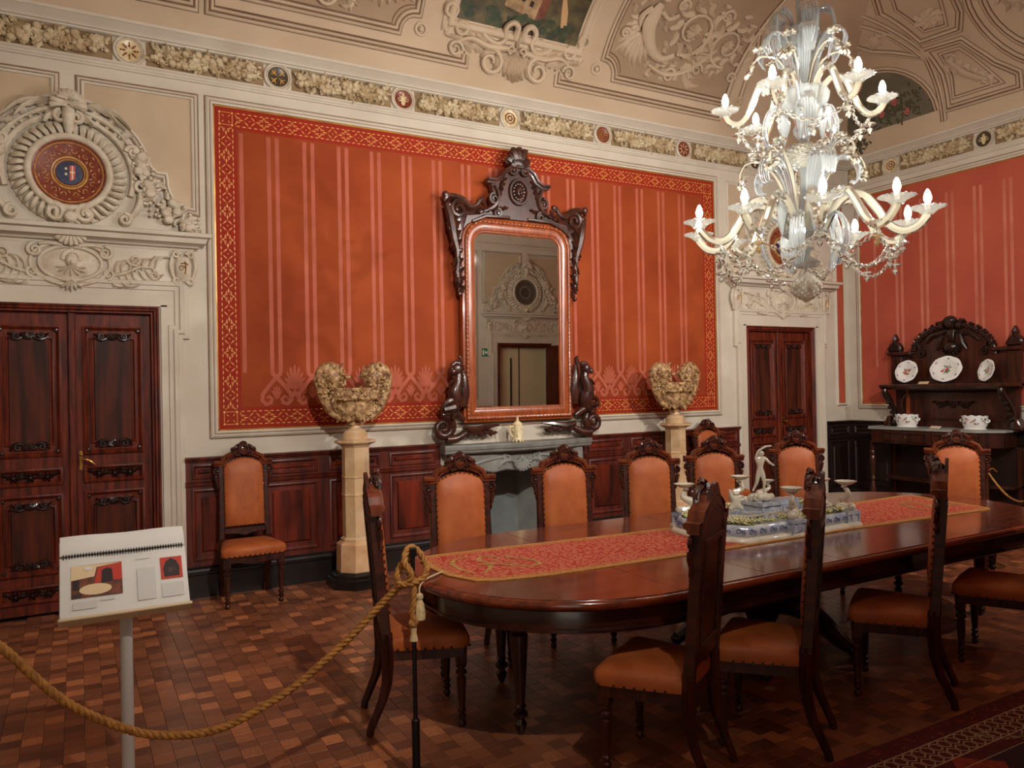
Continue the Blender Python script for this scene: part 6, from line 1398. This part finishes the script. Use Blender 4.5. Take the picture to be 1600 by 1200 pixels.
# ================================================================== ROPE BARRIER
def rope_mesh(path, name, r=.0155, pitch=.075, par=None, mt='rope_gold', strands=3, n=7):
    P = [Vector(p) for p in path]; D_ = []
    # resample with catmull-rom
    Q = []
    for i in range(len(P)-1):
        p0, p1, p2, p3 = P[max(0, i-1)], P[i], P[i+1], P[min(len(P)-1, i+2)]
        k = max(2, int((p2-p1).length/.010))
        for j in range(k):
            t = j/k; Q.append(.5*(2*p1+(p2-p0)*t+(2*p0-5*p1+4*p2-p3)*t*t+(3*p1-p0-3*p2+p3)*t**3))
    Q.append(P[-1]); b = MB(); s = 0.0; fr = []; up = Vector((0, 0, 1)) if abs((Q[1]-Q[0]).normalized().z) < .9 else Vector((1, 0, 0))
    for i in range(len(Q)):
        d = (Q[min(len(Q)-1, i+1)]-Q[max(0, i-1)]).normalized(); up = (up-d*up.dot(d)).normalized(); fr.append((up.copy(), d.cross(up), s)); s += (Q[min(len(Q)-1, i+1)]-Q[i]).length
    for k in range(strands):
        pts = []
        for i, q in enumerate(Q):
            u, v, ss = fr[i]; a = 2*PI*(ss/pitch+k/strands); pts.append(q+(u*cos(a)+v*sin(a))*r*.52)
        b.tube(pts, r*.56, n)
    return b.build(name, mt, par, smooth=80)
def stanchion(x, y, label, H=.95):
    t = thing('rope_stanchion', label, 'stanchion', T(x, y), 'dark metal rope posts')
    MB().lathe([(.085, 0), (.085, .008), (.07, .016), (.03, .022)], 28).build('base_disc', 'black_metal', t)
    MB().lathe([(.017, .02), (.017, .245), (.012, .25)], 12).build('lower_sleeve', 'black_metal', t)
    MB().lathe([(.0095, .24), (.0095, H-.02)], 10).build('rod', 'black_metal', t)
    MB().bbox(-.013, .013, -.013, .013, H-.035, H, .003).build('top_cap', 'black_metal', t); return t
stanchion(1.19, 2.965, 'thin dark post carrying the knotted gold rope at the table end')
stanchion(-.45, 2.98, 'thin dark post at the plain unknotted end of the gold rope')
rp_ = thing('barrier_rope', 'thick twisted gold rope slung from the table-end post, tied in a large knot', 'rope', T(0, 0, 0))
rope_mesh([(-.44, 2.97, .90), (-.34, 3.03, .88), (-.234, 3.06, .777), (-.054, 3.06, .558), (.14, 3.06, .415), (.274, 3.06, .362), (.39, 3.06, .345), (.50, 3.06, .357), (.699, 3.06, .433), (.85, 3.045, .535), (.97, 3.025, .634), (1.07, 3.0, .735), (1.13, 2.95, .81)], 'slung_rope', par=rp_)
rope_mesh([(1.15, 3.03, .80), (1.20, 3.01, .80), (1.255, 3.01, .82), (1.28, 3.04, .86), (1.265, 3.08, .905), (1.235, 3.085, .93), (1.20, 3.06, .92), (1.18, 3.03, .88), (1.195, 3.0, .845), (1.185, 3.02, .80), (1.165, 3.05, .79), (1.16, 3.06, .83), (1.19, 3.08, .87), (1.225, 3.08, .88)], 'rope_knot', .014, par=rp_).matrix_basis = T(-.035, -.09, .016)
rope_mesh([(1.205, 3.02, .82), (1.212, 3.015, .78), (1.205, 3.01, .72), (1.20, 3.01, .67), (1.215, 3.005, .64), (1.195, 3.0, .635), (1.20, 3.015, .65)], 'rope_tail', .013, par=rp_).matrix_basis = T(-.035, -.09, .016)
MB().lathe([(.004, .0), (.013, -.01), (.012, -.03), (.018, -.06), (.002, -.06)], 8, T(1.205, 3.008, .63)).build('rope_fringe', 'tassel_cream', rp_).matrix_basis = T(-.035, -.09, .016)
t = thing('rope_post', 'slim brass rope post behind the end chair near the sideboard', 'stanchion', T(6.77, 3.75)); MB().lathe([(.12, 0), (.12, .01), (.02, .02), (.007, .03), (.007, .78), (.014, .79), (.014, .82), (.004, .84)], 12).build('post', 'brass', t); MB().tube([(0, 0, .80), (.02, -.03, .83), (.05, -.05, .80)], .008, 6).build('hook', 'brass', t)
t = thing('rope_post', 'slim brass rope post at the far end of the short cord, near the sideboard', 'stanchion', T(6.66, 3.32)); MB().lathe([(.12, 0), (.12, .01), (.02, .02), (.007, .03), (.007, .82), (.014, .83), (.016, .86), (.004, .88)], 12).build('post', 'brass', t); MB().tube([(0, 0, .86), (-.03, .02, .87), (-.05, .03, .85)], .007, 6).build('hook', 'brass', t)
tag(rope_mesh([(6.77, 3.74, .79), (6.75, 3.66, .70), (6.72, 3.56, .62), (6.69, 3.46, .59), (6.67, 3.38, .62), (6.66, 3.33, .72)], 'gold_rope', .009, .04), 'short thin gold cord sagging behind the end chair', 'rope')

# ================================================================== BOOK STAND
bs = thing('book_stand', 'white pole stand with a tilted reading board in front of the left door', 'stand', T(.155, 3.40))
MB().lathe([(.15, 0), (.15, .01), (.03, .016), (.024, .02), (.022, .87)], 20).build('pole', 'pole_white', bs)
BT = math.atan2(.255, .20)      # slope of the board
MBD = T(.155, 3.30, .765) @ RX(BT)
o = MB().prism([(-.225, 0), (.225, 0), (.225, .33), (-.225, .33)], -.012, 0, .002).build('reading_board', 'pole_white', bs, M=T(-.155, -3.40) @ MBD)
MB().prism([(-.228, -.012), (.228, -.012), (.228, .0), (-.228, .0)], -.02, .035, .003).build('lip', 'beige_board', bs, M=T(-.155, -3.40) @ MBD)
bk = thing('spiral_book', 'open spiral-bound booklet with two photographs lying on the reading board', 'book', MBD @ T(0, .006, .004))
def page(v0, v1, lift, z0, curl=0.0):
    rows = []
    for i in range(9):
        t = i/8; rows.append([(-.222+.444*j/12, v0+(v1-v0)*t, z0+lift*sin(PI*t)*.6+curl*t*t+.004*sin(3*j/12*PI)*t) for j in range(13)])
    return MB().grid(rows)
MB().box(-.222, .222, .0, .245, .0, .010).build('page_block', 'white_paper', bk, smooth=0); page(.0, .245, .004, .012).build('lower_page', 'white_paper', bk)
page(.255, .345, .012, .012, -.012).build('upper_page', 'white_paper', bk)
b = MB()
for i in range(44): x = -.21+.42*i/43; b.tube([(x, .238, .012), (x, .243, .022), (x, .250, .024), (x, .257, .020), (x, .260, .012)], .0016, 4)
b.build('wire_binding', 'black_metal', bk)
PH = thing
def pic(x0, x1, y0, y1, shapes, nm):
    p = MB().quad(x0, x1, y0, y1, .0178).build(nm, shapes[0], bk, smooth=0)
    for i, (mt, poly) in enumerate(shapes[1:]): MB().add([(x0+(x1-x0)*a, y0+(y1-y0)*c, .0183+.0004*i) for a, c in poly], [tuple(range(len(poly)))]).build('printed_shape', mt, p, smooth=0)
ell = lambda cx, cy, rx, ry: [(cx+rx*cos(i*PI/8), cy+ry*sin(i*PI/8)) for i in range(16)]
pic(-.185, -.012, .070, .205, ['print_dark', ('print_cream', [(0, .55), (.45, .62), (.5, .9), (1, .98), (0, 1)]), ('print_red', [(.45, .4), (1, .45), (1, .97), (.52, .88)]), ('print_black', [(.58, .38), (.82, .42), (.8, .8), (.7, .85), (.6, .78)]), ('print_black', [(.03, .25), (.15, .25), (.15, .55), (.03, .55)]), ('print_cream', ell(.47, .22, .32, .17)), ('white_paper', ell(.33, .88, .08, .06))], 'large_photograph')
pic(.125, .205, .105, .20, ['print_red', ('print_black', [(.15, .1), (.85, .1), (.88, .5), (.75, .8), (.5, .95), (.25, .8), (.12, .5)]), ('print_dark', ell(.5, .4, .2, .12))], 'small_photograph')
for q in ((.04, .105, .03, .165), (.125, .205, .03, .088), (-.18, -.10, .025, .055), (.035, .09, .205, .208), (-.09, -.04, .05, .058)): MB().quad(*q, .0176).build('text_block', 'print_grey', bk, smooth=0)

# ================================================================== RUG
rg_ = thing('persian_rug', 'worn dark red patterned rug along the viewer side of the dining chairs', 'rug', T(2.45, .5, 0))
RW, RD = 5.6, 1.66
MB().box(0, RW, 0, RD, .0005, .009).build('pile', 'rug_red', rg_, smooth=0)
b = MB(); b.quad(.12, RW-.12, .12, RD-.30, .0096); b.build('field', 'rug_navy', rg_, smooth=0)
b = MB()
for i in range(14):
    for j in range(3): x, y = .35+.38*i, .3+.4*j+.2*(i % 2); b.add([(x-.15, y, .0100), (x, y-.14, .0100), (x+.15, y, .0100), (x, y+.14, .0100)], [(0, 1, 2, 3)])
b.build('medallions', 'rug_orange', rg_, smooth=0)
b = MB(); y0, y1 = RD-.235, RD-.105
b.quad(.1, RW-.1, y0-.006, y0+.002, .0102); b.quad(.1, RW-.1, y1-.002, y1+.006, .0102); b.quad(.1, RW-.1, y0-.076, y0-.071, .0102)
n_ = 88
for i in range(n_):
    for j in range(2):
        x = .12+(RW-.24)*(i+.5*(j % 2))/n_; y = y0+.034+.062*j
        b.ribbon([(x+.028*cos(q*PI/3+PI/6), y+.030*sin(q*PI/3+PI/6)) for q in range(7)], .008, .0102+.00008*((i+j) % 2))
b.build('lattice_border', 'rug_cream', rg_, smooth=0)
b = MB(); rr = random.Random(4)
for i in range(260): x = rr.uniform(.1, RW-.1); y = rr.choice([rr.uniform(RD-.1, RD-.02), rr.uniform(.15, RD-.33)]); a = rr.uniform(0, 3.1); b.dart(x, y, rr.uniform(.02, .05), .012, a, .0104)
b.build('woven_flecks', 'rug_orange', rg_, smooth=0)
b = MB()
for i in range(70): t = rr.random(); x = 1.0+.6*t+rr.gauss(0, .02); y = RD-.16-.35*t+rr.gauss(0, .02); a = -.5+rr.gauss(0, .5); b.dart(x, y, rr.uniform(.03, .07), .010, a, .0106)
b.build('worn_threads', 'rug_cream', rg_, smooth=0)
# ---- museum spotlights above the viewer's doorway wall; the sideboard one is added fill
def spotlight(x, z, tgt, label, power, size=60):
    p = Vector((x, WF+.28, z)); d = (Vector(tgt)-p).normalized()
    q = d.to_track_quat('-Z', 'Y').to_matrix().to_4x4()
    t = thing('spotlight', label, 'spotlight', Matrix.Translation(p), 'museum spotlights on the wall opposite the mirror')
    MB().lathe([(.05, .10), (.055, .0), (.055, -.02), (.048, -.02), (.046, .02)], 16, q, False).lathe([(.046, .02), (.02, .1)], 16, q, True).build('lamp_housing', 'black_metal', t)
    MB().tube([(0, 0, .06), (0, -.12, .10), (0, -.28, .10)], .012, 6).build('lamp_arm', 'black_metal', t)
    l = bpy.data.lights.new('spot_lamp', 'SPOT'); l.energy = power; l.color = (1, .95, .88); l.spot_size = rad(size); l.spot_blend = 1.0; l.shadow_soft_size = .025
    lo = bpy.data.objects.new('spot_lamp', l); COL.objects.link(lo); lo.parent = t; lo.matrix_basis = q @ T(0, 0, -.03)
spotlight(1.35, 3.75, (1.95, 6.5, 1.7), 'black spotlight aimed at the left marble urn', SPOT, 94)
spotlight(6.15, 3.75, (4.9, 6.5, 1.7), 'black spotlight aimed at the right marble urn', SPOT, 94)
spotlight(3.4, 3.8, (8.6, 5.0, 1.7), 'added black spotlight brightening the carved sideboard wall', SPOT*1.0, 64)  # lamp added to brighten the dim sideboard wall
